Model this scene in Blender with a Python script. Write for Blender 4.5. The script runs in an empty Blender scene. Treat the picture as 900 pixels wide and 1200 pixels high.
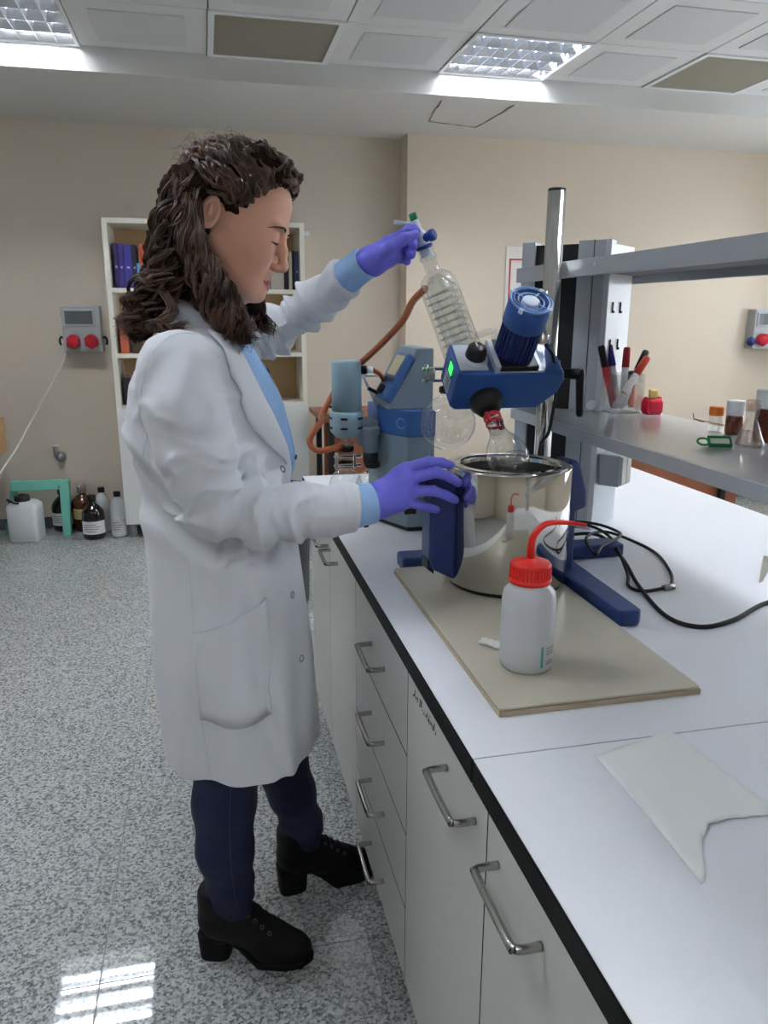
import bpy, bmesh, math, random
import numpy as np
from mathutils import Matrix, Vector
random.seed(7)
rng = np.random.RandomState(11)
S = bpy.context.scene
COL = S.collection

# ------------------------------------------------------------------ camera, world, exposure
cam_d = bpy.data.cameras.new('camera')
cam = bpy.data.objects.new('camera', cam_d)
COL.objects.link(cam)
cam_d.sensor_fit = 'VERTICAL'
cam_d.sensor_height = 36.0
cam_d.lens = 898.76 / 1200 * 36.0
cam_d.clip_start = 0.05
CP, CY, CR = 0.25177, 0.22349, -0.00344          # pitch, yaw, roll
_F = Vector((math.sin(CY)*math.cos(CP), math.cos(CY)*math.cos(CP), -math.sin(CP)))
_r = Vector((math.cos(CY), -math.sin(CY), 0)); _d = _F.cross(_r)
_r2 = _r*math.cos(CR) + _d*math.sin(CR); _d2 = -_r*math.sin(CR) + _d*math.cos(CR)
cam.matrix_world = Matrix(((_r2.x, -_d2.x, -_F.x, 0), (_r2.y, -_d2.y, -_F.y, 0), (_r2.z, -_d2.z, -_F.z, 1.42), (0, 0, 0, 1)))
S.camera = cam

w = bpy.data.worlds.new('sky'); S.world = w; w.use_nodes = True
w.node_tree.nodes['Background'].inputs[0].default_value = (0.86, 0.93, 1.0, 1)
w.node_tree.nodes['Background'].inputs[1].default_value = 2.6
S.view_settings.view_transform = 'Standard'
S.view_settings.look = 'None'
S.view_settings.gamma = 1.0
S.view_settings.use_curve_mapping = False
S.view_settings.exposure = 1.45
TUBE_POWER = 30.0      # radiance of the fluorescent tubes

def portal(loc, size, rot):
    l = bpy.data.lights.new('window_portal', 'AREA'); l.shape = 'RECTANGLE'; l.size, l.size_y = size
    l.cycles.is_portal = True
    o = bpy.data.objects.new('window_portal', l); COL.objects.link(o); o.location = loc; o.rotation_euler = rot
portal((4.59, 3.2, 1.55), (2.6, 1.3), (0, math.radians(90), 0))

# ------------------------------------------------------------------ materials
MATS = {}
def lin(c):
    return tuple(((v/255.0)/12.92 if v/255.0 <= 0.04045 else ((v/255.0+0.055)/1.055)**2.4) for v in c)
def mat(name, rgb, rough=0.5, metal=0.0, spec=0.5, trans=0.0, var=0.0, vscale=30.0, bump=0.0, bscale=200.0, emit=None, estr=0.0, sheen=0.0, coat=0.0, ior=1.45, sss=0.0):
    m = bpy.data.materials.new(name); m.use_nodes = True
    nt = m.node_tree; b = nt.nodes['Principled BSDF']
    c = lin(rgb) + (1.0,)
    b.inputs['Base Color'].default_value = c
    b.inputs['Roughness'].default_value = rough
    b.inputs['Metallic'].default_value = metal
    b.inputs['Specular IOR Level'].default_value = spec
    b.inputs['Transmission Weight'].default_value = trans
    b.inputs['IOR'].default_value = ior
    b.inputs['Sheen Weight'].default_value = sheen
    b.inputs['Coat Weight'].default_value = coat
    b.inputs['Subsurface Weight'].default_value = sss
    if sss: b.inputs['Subsurface Radius'].default_value = (0.012, 0.005, 0.003); b.inputs['Subsurface Scale'].default_value = 0.6
    if emit:
        b.inputs['Emission Color'].default_value = lin(emit) + (1,); b.inputs['Emission Strength'].default_value = estr
    if var or bump:
        tc = nt.nodes.new('ShaderNodeTexCoord')
    if var:
        n = nt.nodes.new('ShaderNodeTexNoise'); n.inputs['Scale'].default_value = vscale; n.inputs['Detail'].default_value = 6
        nt.links.new(tc.outputs['Object'], n.inputs['Vector'])
        mx = nt.nodes.new('ShaderNodeMix'); mx.data_type = 'RGBA'
        mx.inputs[6].default_value = tuple(max(0, v*(1-var)) for v in c[:3]) + (1,)
        mx.inputs[7].default_value = tuple(min(1, v*(1+var)) for v in c[:3]) + (1,)
        nt.links.new(n.outputs['Fac'], mx.inputs[0]); nt.links.new(mx.outputs[2], b.inputs['Base Color'])
    if bump:
        n = nt.nodes.new('ShaderNodeTexNoise'); n.inputs['Scale'].default_value = bscale; n.inputs['Detail'].default_value = 4
        nt.links.new(tc.outputs['Object'], n.inputs['Vector'])
        bp = nt.nodes.new('ShaderNodeBump'); bp.inputs['Strength'].default_value = bump; bp.inputs['Distance'].default_value = 0.004
        nt.links.new(n.outputs['Fac'], bp.inputs['Height']); nt.links.new(bp.outputs['Normal'], b.inputs['Normal'])
    MATS[name] = m
    return m
def glassmat(name, tint=(0.96, 0.975, 0.975), extra=0.03, rough=0.02):
    m = bpy.data.materials.new(name); m.use_nodes = True
    nt = m.node_tree; nt.nodes.clear()
    out = nt.nodes.new('ShaderNodeOutputMaterial'); mx = nt.nodes.new('ShaderNodeMixShader')
    tr = nt.nodes.new('ShaderNodeBsdfTransparent'); tr.inputs[0].default_value = tint + (1,)
    gl = nt.nodes.new('ShaderNodeBsdfGlossy'); gl.inputs['Roughness'].default_value = rough
    fr = nt.nodes.new('ShaderNodeLayerWeight'); fr.inputs['Blend'].default_value = 0.5
    pw = nt.nodes.new('ShaderNodeMath'); pw.operation = 'POWER'; pw.inputs[1].default_value = 4.0; nt.links.new(fr.outputs['Facing'], pw.inputs[0])
    ml = nt.nodes.new('ShaderNodeMath'); ml.operation = 'MULTIPLY'; ml.inputs[1].default_value = 0.55; nt.links.new(pw.outputs[0], ml.inputs[0])
    ad = nt.nodes.new('ShaderNodeMath'); ad.operation = 'ADD'; ad.inputs[1].default_value = extra+0.03; ad.use_clamp = True
    nt.links.new(ml.outputs[0], ad.inputs[0]); nt.links.new(ad.outputs[0], mx.inputs[0])
    nt.links.new(tr.outputs[0], mx.inputs[1]); nt.links.new(gl.outputs[0], mx.inputs[2]); nt.links.new(mx.outputs[0], out.inputs[0])
    MATS[name] = m
    return m

# ------------------------------------------------------------------ mesh building
def world_of(o):
    m = o.matrix_basis.copy()
    while o.parent:
        o = o.parent; m = o.matrix_basis @ m
    return m
class MB:
    def __init__(self): self.v = []; self.f = []; self.mi = []; self.sm = []
    def add(self, vs, fs, mi=0, sm=False):
        o = len(self.v)
        self.v += [tuple(p) for p in vs]
        self.f += [tuple(i+o for i in f) for f in fs]
        self.mi += [mi]*len(fs); self.sm += [sm]*len(fs)
        return self
    def box(self, x0, x1, y0, y1, z0, z1, mi=0, M=None):
        vs = [Vector((x, y, z)) for z in (z0, z1) for y in (y0, y1) for x in (x0, x1)]
        if M is not None: vs = [M @ p for p in vs]
        return self.add(vs, [(0,2,3,1),(4,5,7,6),(0,1,5,4),(2,6,7,3),(0,4,6,2),(1,3,7,5)], mi)
    def prism(self, poly, a, b, fn, mi=0, sm=False):
        n = len(poly)
        vs = [fn(p, a) for p in poly] + [fn(p, b) for p in poly]
        fs = [(i, (i+1) % n, n+(i+1) % n, n+i) for i in range(n)]
        self.add(vs, fs, mi, sm)
        o = len(self.v)-2*n
        self.f += [tuple(o+i for i in range(n))[::-1], tuple(o+n+i for i in range(n))]
        self.mi += [mi]*2; self.sm += [False]*2
        return self
    def lathe(self, prof, n=24, M=None, mi=0, sm=True, closed=False):
        vs = []; fs = []
        for (r, z) in prof:
            for k in range(n):
                a = 2*math.pi*k/n
                vs.append(Vector((max(r, 1e-5)*math.cos(a), max(r, 1e-5)*math.sin(a), z)))
        m = len(prof)
        rr = range(m if closed else m-1)
        for i in rr:
            j = (i+1) % m
            for k in range(n):
                k2 = (k+1) % n
                fs.append((i*n+k, i*n+k2, j*n+k2, j*n+k))
        if M is not None: vs = [M @ p for p in vs]
        return self.add(vs, fs, mi, sm)
    def tube(self, pts, r, n=8, mi=0, cap=True, sm=True):
        pts = [Vector(p) for p in pts]; m = len(pts)
        rs = r if isinstance(r, (list, tuple)) else [r]*m
        T = [(pts[min(i+1, m-1)]-pts[max(i-1, 0)]).normalized() for i in range(m)]
        up = Vector((0, 0, 1)) if abs(T[0].z) < 0.9 else Vector((1, 0, 0))
        N = T[0].cross(up).normalized()
        vs = []; fs = []
        for i in range(m):
            N = (N - T[i]*N.dot(T[i])).normalized(); B = T[i].cross(N)
            for k in range(n):
                a = 2*math.pi*k/n
                vs.append(pts[i] + (N*math.cos(a)+B*math.sin(a))*rs[i])
        for i in range(m-1):
            for k in range(n):
                k2 = (k+1) % n
                fs.append((i*n+k, i*n+k2, (i+1)*n+k2, (i+1)*n+k))
        self.add(vs, fs, mi, sm)
        if cap:
            o = len(self.v)-len(vs)
            self.f += [tuple(o+k for k in range(n))[::-1], tuple(o+(m-1)*n+k for k in range(n))]
            self.mi += [mi]*2; self.sm += [False]*2
        return self
    def cyl(self, a, b, r, n=20, mi=0, r2=None):
        return self.tube([a, b], [r, r if r2 is None else r2], n, mi)
    def build(self, name, mats, parent=None, bevel=0.0, seg=2, sub=0):
        me = bpy.data.meshes.new(name)
        vs = self.v
        if parent is not None:
            W = world_of(parent).inverted(); vs = [W @ Vector(p) for p in vs]
        me.from_pydata([tuple(p) for p in vs], [], self.f)
        if not isinstance(mats, (list, tuple)): mats = [mats]
        for m in mats: me.materials.append(MATS[m] if isinstance(m, str) else m)
        me.polygons.foreach_set('material_index', self.mi)
        me.polygons.foreach_set('use_smooth', self.sm)
        bm = bmesh.new(); bm.from_mesh(me); bmesh.ops.recalc_face_normals(bm, faces=bm.faces); bm.to_mesh(me); bm.free()
        me.update()
        o = bpy.data.objects.new(name, me); COL.objects.link(o)
        if parent is not None: o.parent = parent
        if bevel:
            b = o.modifiers.new('bevel', 'BEVEL'); b.width = bevel; b.segments = seg; b.limit_method = 'ANGLE'; b.angle_limit = math.radians(40)
        if sub:
            b = o.modifiers.new('sub', 'SUBSURF'); b.levels = sub; b.render_levels = sub
        return o
def npmesh(name, V, Fc, mats, parent=None, smooth=True, mi=None):
    me = bpy.data.meshes.new(name)
    V = np.asarray(V, dtype=np.float64)
    if parent is not None:
        W = np.array(world_of(parent).inverted()); V = V @ W[:3, :3].T + W[:3, 3]
    Fc = np.asarray(Fc, dtype=np.int32)
    me.vertices.add(len(V)); me.vertices.foreach_set('co', V.ravel())
    me.loops.add(Fc.size); me.loops.foreach_set('vertex_index', Fc.ravel())
    me.polygons.add(len(Fc)); me.polygons.foreach_set('loop_start', np.arange(0, Fc.size, Fc.shape[1], dtype=np.int32))
    if not isinstance(mats, (list, tuple)): mats = [mats]
    for m in mats: me.materials.append(MATS[m])
    if mi is not None: me.polygons.foreach_set('material_index', np.asarray(mi, dtype=np.int32))
    me.polygons.foreach_set('use_smooth', np.full(len(Fc), smooth))
    me.update(calc_edges=True); me.validate()
    o = bpy.data.objects.new(name, me); COL.objects.link(o)
    if parent is not None: o.parent = parent
    return o
def empty(name, loc, rot=(0, 0, 0)):
    o = bpy.data.objects.new(name, None); COL.objects.link(o); o.location = loc; o.rotation_euler = rot
    o.empty_display_size = 0.05
    return o
def tag(o, label=None, cat=None, group=None, kind=None):
    if label: o['label'] = label
    if cat: o['category'] = cat
    if group: o['group'] = group
    if kind: o['kind'] = kind
    return o
def thing(name, loc, label, cat, group=None, rot=(0, 0, 0)):
    return tag(empty(name, loc, rot), label, cat, group)
def dup(o, parent=None):
    c = o.copy(); COL.objects.link(c); c.parent = parent
    for ch in o.children:
        dup(ch, c)
    return c
def axisM(o, d, up=(0, 0, 1)):
    """matrix whose local z runs along d, placed at o"""
    z = Vector(d).normalized(); u = Vector(up)
    if abs(z.dot(u)) > 0.98: u = Vector((1, 0, 0))
    x = u.cross(z).normalized(); y = z.cross(x)
    return Matrix(((x.x, y.x, z.x, o[0]), (x.y, y.y, z.y, o[1]), (x.z, y.z, z.z, o[2]), (0, 0, 0, 1)))
def T(x, y, z): return Matrix.Translation((x, y, z))
def spline(pts, n=8):
    """Catmull-Rom through pts"""
    P = [Vector(p) for p in pts]; P = [P[0]*2-P[1]] + P + [P[-1]*2-P[-2]]
    out = []
    for i in range(1, len(P)-2):
        for k in range(n):
            t = k/n; a, b, c, d = P[i-1], P[i], P[i+1], P[i+2]
            out.append(0.5*((2*b)+(c-a)*t+(2*a-5*b+4*c-d)*t*t+(3*b-a-3*c+d)*t**3))
    out.append(P[-2])
    return out

# ------------------------------------------------------------------ implicit surfaces (bodies, cloth, gloves)
class Grid:
    def __init__(self, lo, hi, h):
        self.h = h; self.lo = np.array(lo, float)
        self.n = np.ceil((np.array(hi)-self.lo)/h).astype(int)+1
        self.ax = [(self.lo[i]+h*np.arange(self.n[i])).astype(np.float32) for i in range(3)]
        self.F = np.full(self.n, 1.0, np.float32)
    def sl(self, lo, hi):
        s = []
        for i in range(3):
            a = int(np.clip(np.floor((lo[i]-self.lo[i])/self.h), 0, self.n[i])); b = int(np.clip(np.ceil((hi[i]-self.lo[i])/self.h)+1, 0, self.n[i]))
            s.append(slice(a, max(a, b)))
        return tuple(s)
    def pts(self, s): return np.meshgrid(*[self.ax[i][s[i]] for i in range(3)], indexing='ij', sparse=True)
    def union(self, s, d, k):
        a = self.F[s]
        if k > 0:
            h = np.maximum(k-np.abs(a-d), 0)/k
            self.F[s] = np.minimum(a, d)-h*h*k*0.25
        else: self.F[s] = np.minimum(a, d)
    def cut(self, s, d, k=0.0):
        a = self.F[s]; d = -d
        if k > 0:
            h = np.maximum(k-np.abs(a-d), 0)/k
            self.F[s] = np.maximum(a, d)+h*h*k*0.25
        else: self.F[s] = np.maximum(a, d)
    def cone(self, a, b, ra, rb, k=0.0, flat=None, cut=False):
        a = np.array(a, float); b = np.array(b, float); R = max(ra, rb)+k+3*self.h
        s = self.sl(np.minimum(a, b)-R, np.maximum(a, b)+R); X, Y, Z = self.pts(s)
        ab = b-a; L2 = max(ab@ab, 1e-12)
        t = np.clip(((X-a[0])*ab[0]+(Y-a[1])*ab[1]+(Z-a[2])*ab[2])/L2, 0, 1)
        d = np.sqrt((X-a[0]-t*ab[0])**2+(Y-a[1]-t*ab[1])**2+(Z-a[2]-t*ab[2])**2)-(ra+(rb-ra)*t)
        (self.cut if cut else self.union)(s, d.astype(np.float32), k)
    def chain(self, pts, rs, k=0.0):
        for i in range(len(pts)-1): self.cone(pts[i], pts[i+1], rs[i], rs[i+1], k)
    def ell(self, c, r, k=0.0, R=None, cut=False):
        m = max(r)+k+3*self.h; s = self.sl(np.array(c)-m, np.array(c)+m); X, Y, Z = self.pts(s)
        x, y, z = X-c[0], Y-c[1], Z-c[2]
        if R is not None:
            R = np.array(R); x, y, z = R[0,0]*x+R[1,0]*y+R[2,0]*z, R[0,1]*x+R[1,1]*y+R[2,1]*z, R[0,2]*x+R[1,2]*y+R[2,2]*z
        q = np.sqrt((x/r[0])**2+(y/r[1])**2+(z/r[2])**2)
        q2 = np.sqrt((x/r[0]**2)**2+(y/r[1]**2)**2+(z/r[2]**2)**2)
        d = q*(q-1)/np.maximum(q2, 1e-6)
        (self.cut if cut else self.union)(s, d.astype(np.float32), k)
    def field(self, lo, hi, fn, k=0.0, cut=False):
        s = self.sl(lo, hi); X, Y, Z = self.pts(s)
        d = fn(X, Y, Z).astype(np.float32)
        (self.cut if cut else self.union)(s, np.broadcast_to(d, self.F[s].shape), k)
    def displace(self, lo, hi, fn):
        s = self.sl(lo, hi); X, Y, Z = self.pts(s)
        self.F[s] += fn(X, Y, Z).astype(np.float32)
    def mesh(self, relax=1):
        F = self.F; n = self.n; neg = F < 0
        c = np.zeros(n-1, np.int8)
        for dx in (0, 1):
            for dy in (0, 1):
                for dz in (0, 1):
                    c += neg[dx:n[0]-1+dx, dy:n[1]-1+dy, dz:n[2]-1+dz]
        act = (c > 0) & (c < 8)
        idx = np.full(n-1, -1, np.int64); I = np.argwhere(act); idx[act] = np.arange(len(I))
        acc = np.zeros((len(I), 3)); cnt = np.zeros(len(I))
        cor = [(dx, dy, dz) for dx in (0, 1) for dy in (0, 1) for dz in (0, 1)]
        for a in cor:
            for ax in range(3):
                if a[ax] == 1: continue
                b = list(a); b[ax] = 1
                fa = F[I[:,0]+a[0], I[:,1]+a[1], I[:,2]+a[2]]; fb = F[I[:,0]+b[0], I[:,1]+b[1], I[:,2]+b[2]]
                m = (fa < 0) != (fb < 0)
                t = np.where(m, fa/np.where(m, fa-fb, 1), 0)
                p = np.tile(np.array(a, float), (len(I), 1)); p[:, ax] += t
                acc[m] += p[m]; cnt[m] += 1
        V = self.lo+(I+acc/cnt[:, None])*self.h
        Q = []
        for ax in range(3):
            o1, o2 = [(1, 2), (2, 0), (0, 1)][ax]
            sA = [slice(1, n[i]-1) for i in range(3)]; sA[ax] = slice(0, n[ax]-1)
            sB = list(sA); sB[ax] = slice(1, n[ax])
            a = neg[tuple(sA)]; b = neg[tuple(sB)]
            E = np.argwhere(a != b); fl = a[a != b]
            for i in range(3):
                if i != ax: E[:, i] += 1
            def at(d1, d2):
                J = E.copy(); J[:, o1] += d1; J[:, o2] += d2
                return idx[J[:, 0], J[:, 1], J[:, 2]]
            q = np.stack([at(-1, -1), at(0, -1), at(0, 0), at(-1, 0)], 1)
            q[~fl] = q[~fl][:, ::-1]
            Q.append(q)
        Q = np.concatenate(Q); Q = Q[(Q >= 0).all(1)]
        for _ in range(relax):
            A = np.zeros_like(V); C = np.zeros(len(V))
            for i in range(4):
                np.add.at(A, Q[:, i], V[Q[:, (i+1) % 4]]+V[Q[:, i-1]]); np.add.at(C, Q[:, i], 2)
            V = V*0.5+0.5*A/np.maximum(C, 1)[:, None]
        return V, Q
# ------------------------------------------------------------------ palette
mat('wall_paint', (212, 201, 186), 0.75, var=0.02, vscale=3)
mat('wall_column', (214, 200, 181), 0.75, var=0.02, vscale=3)
mat('soffit_paint', (214, 212, 208), 0.8, var=0.015, vscale=2)
mat('crack', (150, 142, 134), 0.9)
mat('ceil_white', (222, 222, 221), 0.6)
mat('ceil_perf', (211, 212, 212), 0.75, bump=0.3, bscale=900)
mat('ceil_gap', (120, 120, 118), 0.8)
mat('grille', (158, 152, 136), 0.6)
mat('grille_back', (104, 99, 88), 0.8)
mat('alu_mirror', (232, 236, 242), 0.18, metal=1.0)
mat('tube_glow', (255, 255, 255), 0.5, emit=(246, 250, 255), estr=TUBE_POWER)
mat('white_metal', (228, 229, 230), 0.4)
mat('grout', (120, 124, 126), 0.7)
mat('baseboard', (116, 122, 126), 0.5, var=0.15, vscale=60)
mat('window_frame', (235, 235, 235), 0.4)
glassmat('pane_glass', (0.97, 0.98, 0.98), 0.0)

def terrazzo():
    m = bpy.data.materials.new('terrazzo'); m.use_nodes = True; nt = m.node_tree; b = nt.nodes['Principled BSDF']
    tc = nt.nodes.new('ShaderNodeTexCoord'); geo = nt.nodes.new('ShaderNodeNewGeometry')
    v = nt.nodes.new('ShaderNodeTexVoronoi'); v.inputs['Scale'].default_value = 170; v.inputs['Randomness'].default_value = 1
    n = nt.nodes.new('ShaderNodeTexNoise'); n.inputs['Scale'].default_value = 95; n.inputs['Detail'].default_value = 5; n.inputs['Roughness'].default_value = 0.75
    nt.links.new(geo.outputs['Position'], v.inputs['Vector']); nt.links.new(geo.outputs['Position'], n.inputs['Vector'])
    sx = nt.nodes.new('ShaderNodeSeparateColor'); nt.links.new(v.outputs['Color'], sx.inputs[0])
    a = nt.nodes.new('ShaderNodeMath'); a.operation = 'MULTIPLY'; a.inputs[1].default_value = 0.5; nt.links.new(sx.outputs[0], a.inputs[0])
    c = nt.nodes.new('ShaderNodeMath'); c.operation = 'MULTIPLY_ADD'; c.inputs[1].default_value = 0.75; nt.links.new(n.outputs['Fac'], c.inputs[0]); nt.links.new(a.outputs[0], c.inputs[2])
    r = nt.nodes.new('ShaderNodeValToRGB'); e = r.color_ramp.elements
    e[0].position = 0.30; e[0].color = lin((84, 88, 92)) + (1,); e[1].position = 0.85; e[1].color = lin((192, 195, 193)) + (1,)
    k = e.new(0.5); k.color = lin((134, 137, 136)) + (1,); k = e.new(0.62); k.color = lin((166, 169, 167)) + (1,)
    nt.links.new(c.outputs[0], r.inputs[0]); nt.links.new(r.outputs[0], b.inputs['Base Color'])
    b.inputs['Roughness'].default_value = 0.03; b.inputs['Specular IOR Level'].default_value = 0.5
    MATS['terrazzo'] = m
terrazzo()

X0, X1, Y0, YB, ZC = -3.1, 4.6, -2.2, 5.45, 2.67
def struct(o): o['kind'] = 'structure'; return o

# floor: grout bed with terrazzo tiles laid on it
fl = struct(MB().box(X0-0.1, X1+0.1, Y0-0.1, YB+0.2, -0.06, -0.0015).build('floor', 'grout'))
tile = None
ix = np.arange(math.floor((X0+0.3)/0.6), math.ceil((X1+0.3)/0.6)); iy = np.arange(math.floor((Y0-1.47)/0.6), math.ceil((YB-1.47)/0.6))
for i in ix:
    for j in iy:
        if tile is None:
            tile = MB().box(-0.2988, 0.2988, -0.2988, 0.2988, -0.012, 0.0).build('tile', 'terrazzo', None, bevel=0.0006, seg=1); t = tile
        else:
            t = tile.copy(); COL.objects.link(t)
        t.parent = fl; t.location = (-0.3+0.6*i+0.3, 1.47+0.6*j+0.3, 0)

struct(MB().box(X0-0.1, 1.348, YB, YB+0.1, 0, ZC).build('wall_back', 'wall_paint'))
struct(MB().box(1.348, X1+0.1, 5.27, YB+0.1, 0, ZC).build('wall_column', 'wall_column'))
struct(MB().box(X0-0.1, X0, Y0, YB, 0, ZC).build('wall_left', 'wall_paint'))
struct(MB().box(X0-0.1, X1+0.1, Y0-0.1, Y0, 0, ZC).build('wall_front', 'wall_paint'))
# right wall with a wide window
wy0, wy1, wz0, wz1 = 1.9, 4.5, 0.9, 2.2
r = MB()
r.box(X1, X1+0.2, Y0, wy0, 0, ZC); r.box(X1, X1+0.2, wy1, 5.27, 0, ZC); r.box(X1, X1+0.2, wy0, wy1, 0, wz0); r.box(X1, X1+0.2, wy0, wy1, wz1, ZC)
struct(r.build('wall_right', 'wall_paint'))
win = struct(MB().box(X1+0.08, X1+0.14, wy0, wy1, wz0, wz0+0.06).box(X1+0.08, X1+0.14, wy0, wy1, wz1-0.06, wz1).box(X1+0.08, X1+0.14, wy0, wy0+0.06, wz0, wz1).box(X1+0.08, X1+0.14, wy1-0.06, wy1, wz0, wz1).box(X1+0.08, X1+0.14, 3.17, 3.23, wz0, wz1).build('window_1', 'window_frame'))
for a, b in ((wy0+0.06, 3.17), (3.23, wy1-0.06)):
    MB().box(X1+0.105, X1+0.111, a, b, wz0+0.06, wz1-0.06).build('pane', 'pane_glass', win)
MB().box(X1-0.03, X1+0.08, wy0-0.02, wy1+0.02, wz0-0.03, wz0).build('window_sill', 'window_frame', win)
struct(MB().box(X0, 1.34, YB-0.012, YB, 0, 0.075).build('baseboard_back', 'baseboard'))
struct(MB().box(1.336, 4.6, 5.258, 5.27, 0, 0.075).build('baseboard_column', 'baseboard'))
struct(MB().box(X0, X0+0.012, Y0, YB-0.012, 0, 0.075).build('baseboard_left', 'baseboard'))

# ceiling: lowered plaster band along the back wall, metal tiles in a 60 cm grid in front of it
sof = struct(MB().box(X0, X1, 4.365, YB, 2.562, ZC+0.1).build('trim_1', 'soffit_paint'))
h = MB()
for a, b in (((1.331, 4.469), (1.394, 4.928)), ((1.394, 4.928), (1.723, 5.007)), ((1.756, 4.458), (1.723, 5.007))):
    pts = []
    for q in range(9):
        t = q/8; pts.append((a[0]+(b[0]-a[0])*t+random.uniform(-.006, .006), a[1]+(b[1]-a[1])*t+random.uniform(-.006, .006), 2.5612))
    h.tube(pts, [0.0025+0.004*random.random() for _ in pts], 5)
h.build('crack', 'crack', sof)
cl = struct(MB().box(X0-0.1, X1+0.1, Y0-0.1, 4.365, ZC+0.08, ZC+0.14).build('ceiling', 'ceil_gap'))
LIGHTS = set(); GRILLES = set()
gx = range(-6, 8); gy = range(0, 12)
for i in gx:
    for j in gy:
        if i % 4 == 2 and j % 4 == 0: LIGHTS.add((i, j))
        if i in (0, 4) and j == 0: GRILLES.add((i, j))
def cell(i, j): return 0.08+0.6*i+0.3, 4.365-0.6*j-0.3
ct = None
for i in gx:
    for j in gy:
        if (i, j) in LIGHTS or (i, j) in GRILLES: continue
        x, y = cell(i, j)
        if x-0.3 < X0-0.4 or x+0.3 > X1+0.4 or y-0.3 < Y0-0.4: continue
        if ct is None:
            m = MB().box(-0.297, 0.297, -0.297, 0.297, 0.004, 0.03)
            m.box(-0.2, 0.2, -0.2, 0.2, 0.0, 0.004, 1)
            ct = m.build('ceiling_tile', ['ceil_white', 'ceil_perf'], None, bevel=0.002, seg=1); t = ct
        else:
            t = ct.copy(); COL.objects.link(t)
        t.parent = cl; t.location = (x, y, ZC)
# recessed fluorescent fixtures
lamp_names = {(-2, 0): 'recessed louvred ceiling light cut by the top left corner of the photo',
              (2, 0): 'recessed louvred ceiling light beside the cracked plaster hatch, right of the vent grille'}
proto = None
for (i, j) in sorted(LIGHTS):
    x, y = cell(i, j)
    if x < X0+0.2 or x > X1-0.2 or y < Y0+0.3: continue
    lab = lamp_names.get((i, j), 'square recessed fluorescent ceiling light outside the picture')
    if proto is None:
        L = empty('ceiling_light', (0, 0, 0))
        MB().box(-0.295, 0.295, -0.295, 0.295, 0.075, 0.079).box(-0.295, -0.29, -0.295, 0.295, 0.0, 0.079).box(0.29, 0.295, -0.295, 0.295, 0.0, 0.079).box(-0.295, 0.295, -0.295, -0.29, 0.0, 0.079).box(-0.295, 0.295, 0.29, 0.295, 0.0, 0.079).build('housing', 'alu_mirror', L)
        MB().box(-0.3, 0.3, -0.3, -0.285, -0.004, 0.004).box(-0.3, 0.3, 0.285, 0.3, -0.004, 0.004).box(-0.3, -0.285, -0.285, 0.285, -0.004, 0.004).box(0.285, 0.3, -0.285, 0.285, -0.004, 0.004).build('frame', 'white_metal', L)
        for k in range(4):
            yy = -0.21+0.14*k
            MB().tube([(-0.28, yy, 0.05), (0.28, yy, 0.05)], 0.012, 8).build('fluorescent_tube', 'tube_glow', L)
        lv = MB()
        for k in range(5):                                        # long V reflectors between the tubes
            yy = -0.28+0.14*k; hw = 0.022 if 0 < k < 4 else 0.012
            lv.prism([(yy-0.002, 0.0), (yy+0.002, 0.0), (yy+hw, 0.045), (yy-hw, 0.045)], -0.285, 0.285, lambda p, a: (a, p[0], p[1]))
        for k in range(1, 7):                                     # cross blades
            xx = -0.285+0.57*k/7
            lv.prism([(xx-0.001, 0.0), (xx+0.001, 0.0), (xx+0.006, 0.034), (xx-0.006, 0.034)], -0.28, 0.28, lambda p, a: (p[0], a, p[1]))
        lv.build('louvre', 'alu_mirror', L)
        proto = L; o = L
    else: o = dup(proto)
    o.location = (x, y, ZC)
    tag(o, lab, 'ceiling light', 'recessed fluorescent lights')
proto = None
gl_names = {(0, 0): 'taupe slatted ceiling vent grille above the woman between two white tiles', (4, 0): 'taupe slatted ceiling vent grille at the right edge beyond the ceiling light'}
for (i, j) in sorted(GRILLES):
    x, y = cell(i, j)
    if x < X0+0.2 or x > X1-0.2 or y < Y0+0.3: continue
    if proto is None:
        g = empty('vent_grille', (0, 0, 0))
        MB().box(-0.3, 0.3, -0.3, -0.272, -0.003, 0.01).box(-0.3, 0.3, 0.272, 0.3, -0.003, 0.01).box(-0.3, -0.272, -0.272, 0.272, -0.003, 0.01).box(0.272, 0.3, -0.272, 0.272, -0.003, 0.01).build('frame', 'white_metal', g)
        MB().box(-0.28, 0.28, -0.28, 0.28, 0.012, 0.016).build('backing', 'grille_back', g)
        s = MB()
        for k in range(45):
            yy = -0.27+0.54*k/44; s.box(-0.272, 0.272, yy-0.004, yy+0.004, 0.0, 0.008)
        s.build('slats', 'grille', g)['kind'] = 'stuff'
        proto = g; o = g
    else: o = dup(proto)
    o.location = (x, y, ZC)
    tag(o, gl_names.get((i, j), 'taupe slatted ceiling vent grille outside the picture'), 'vent grille', 'ceiling vent grilles')
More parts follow.
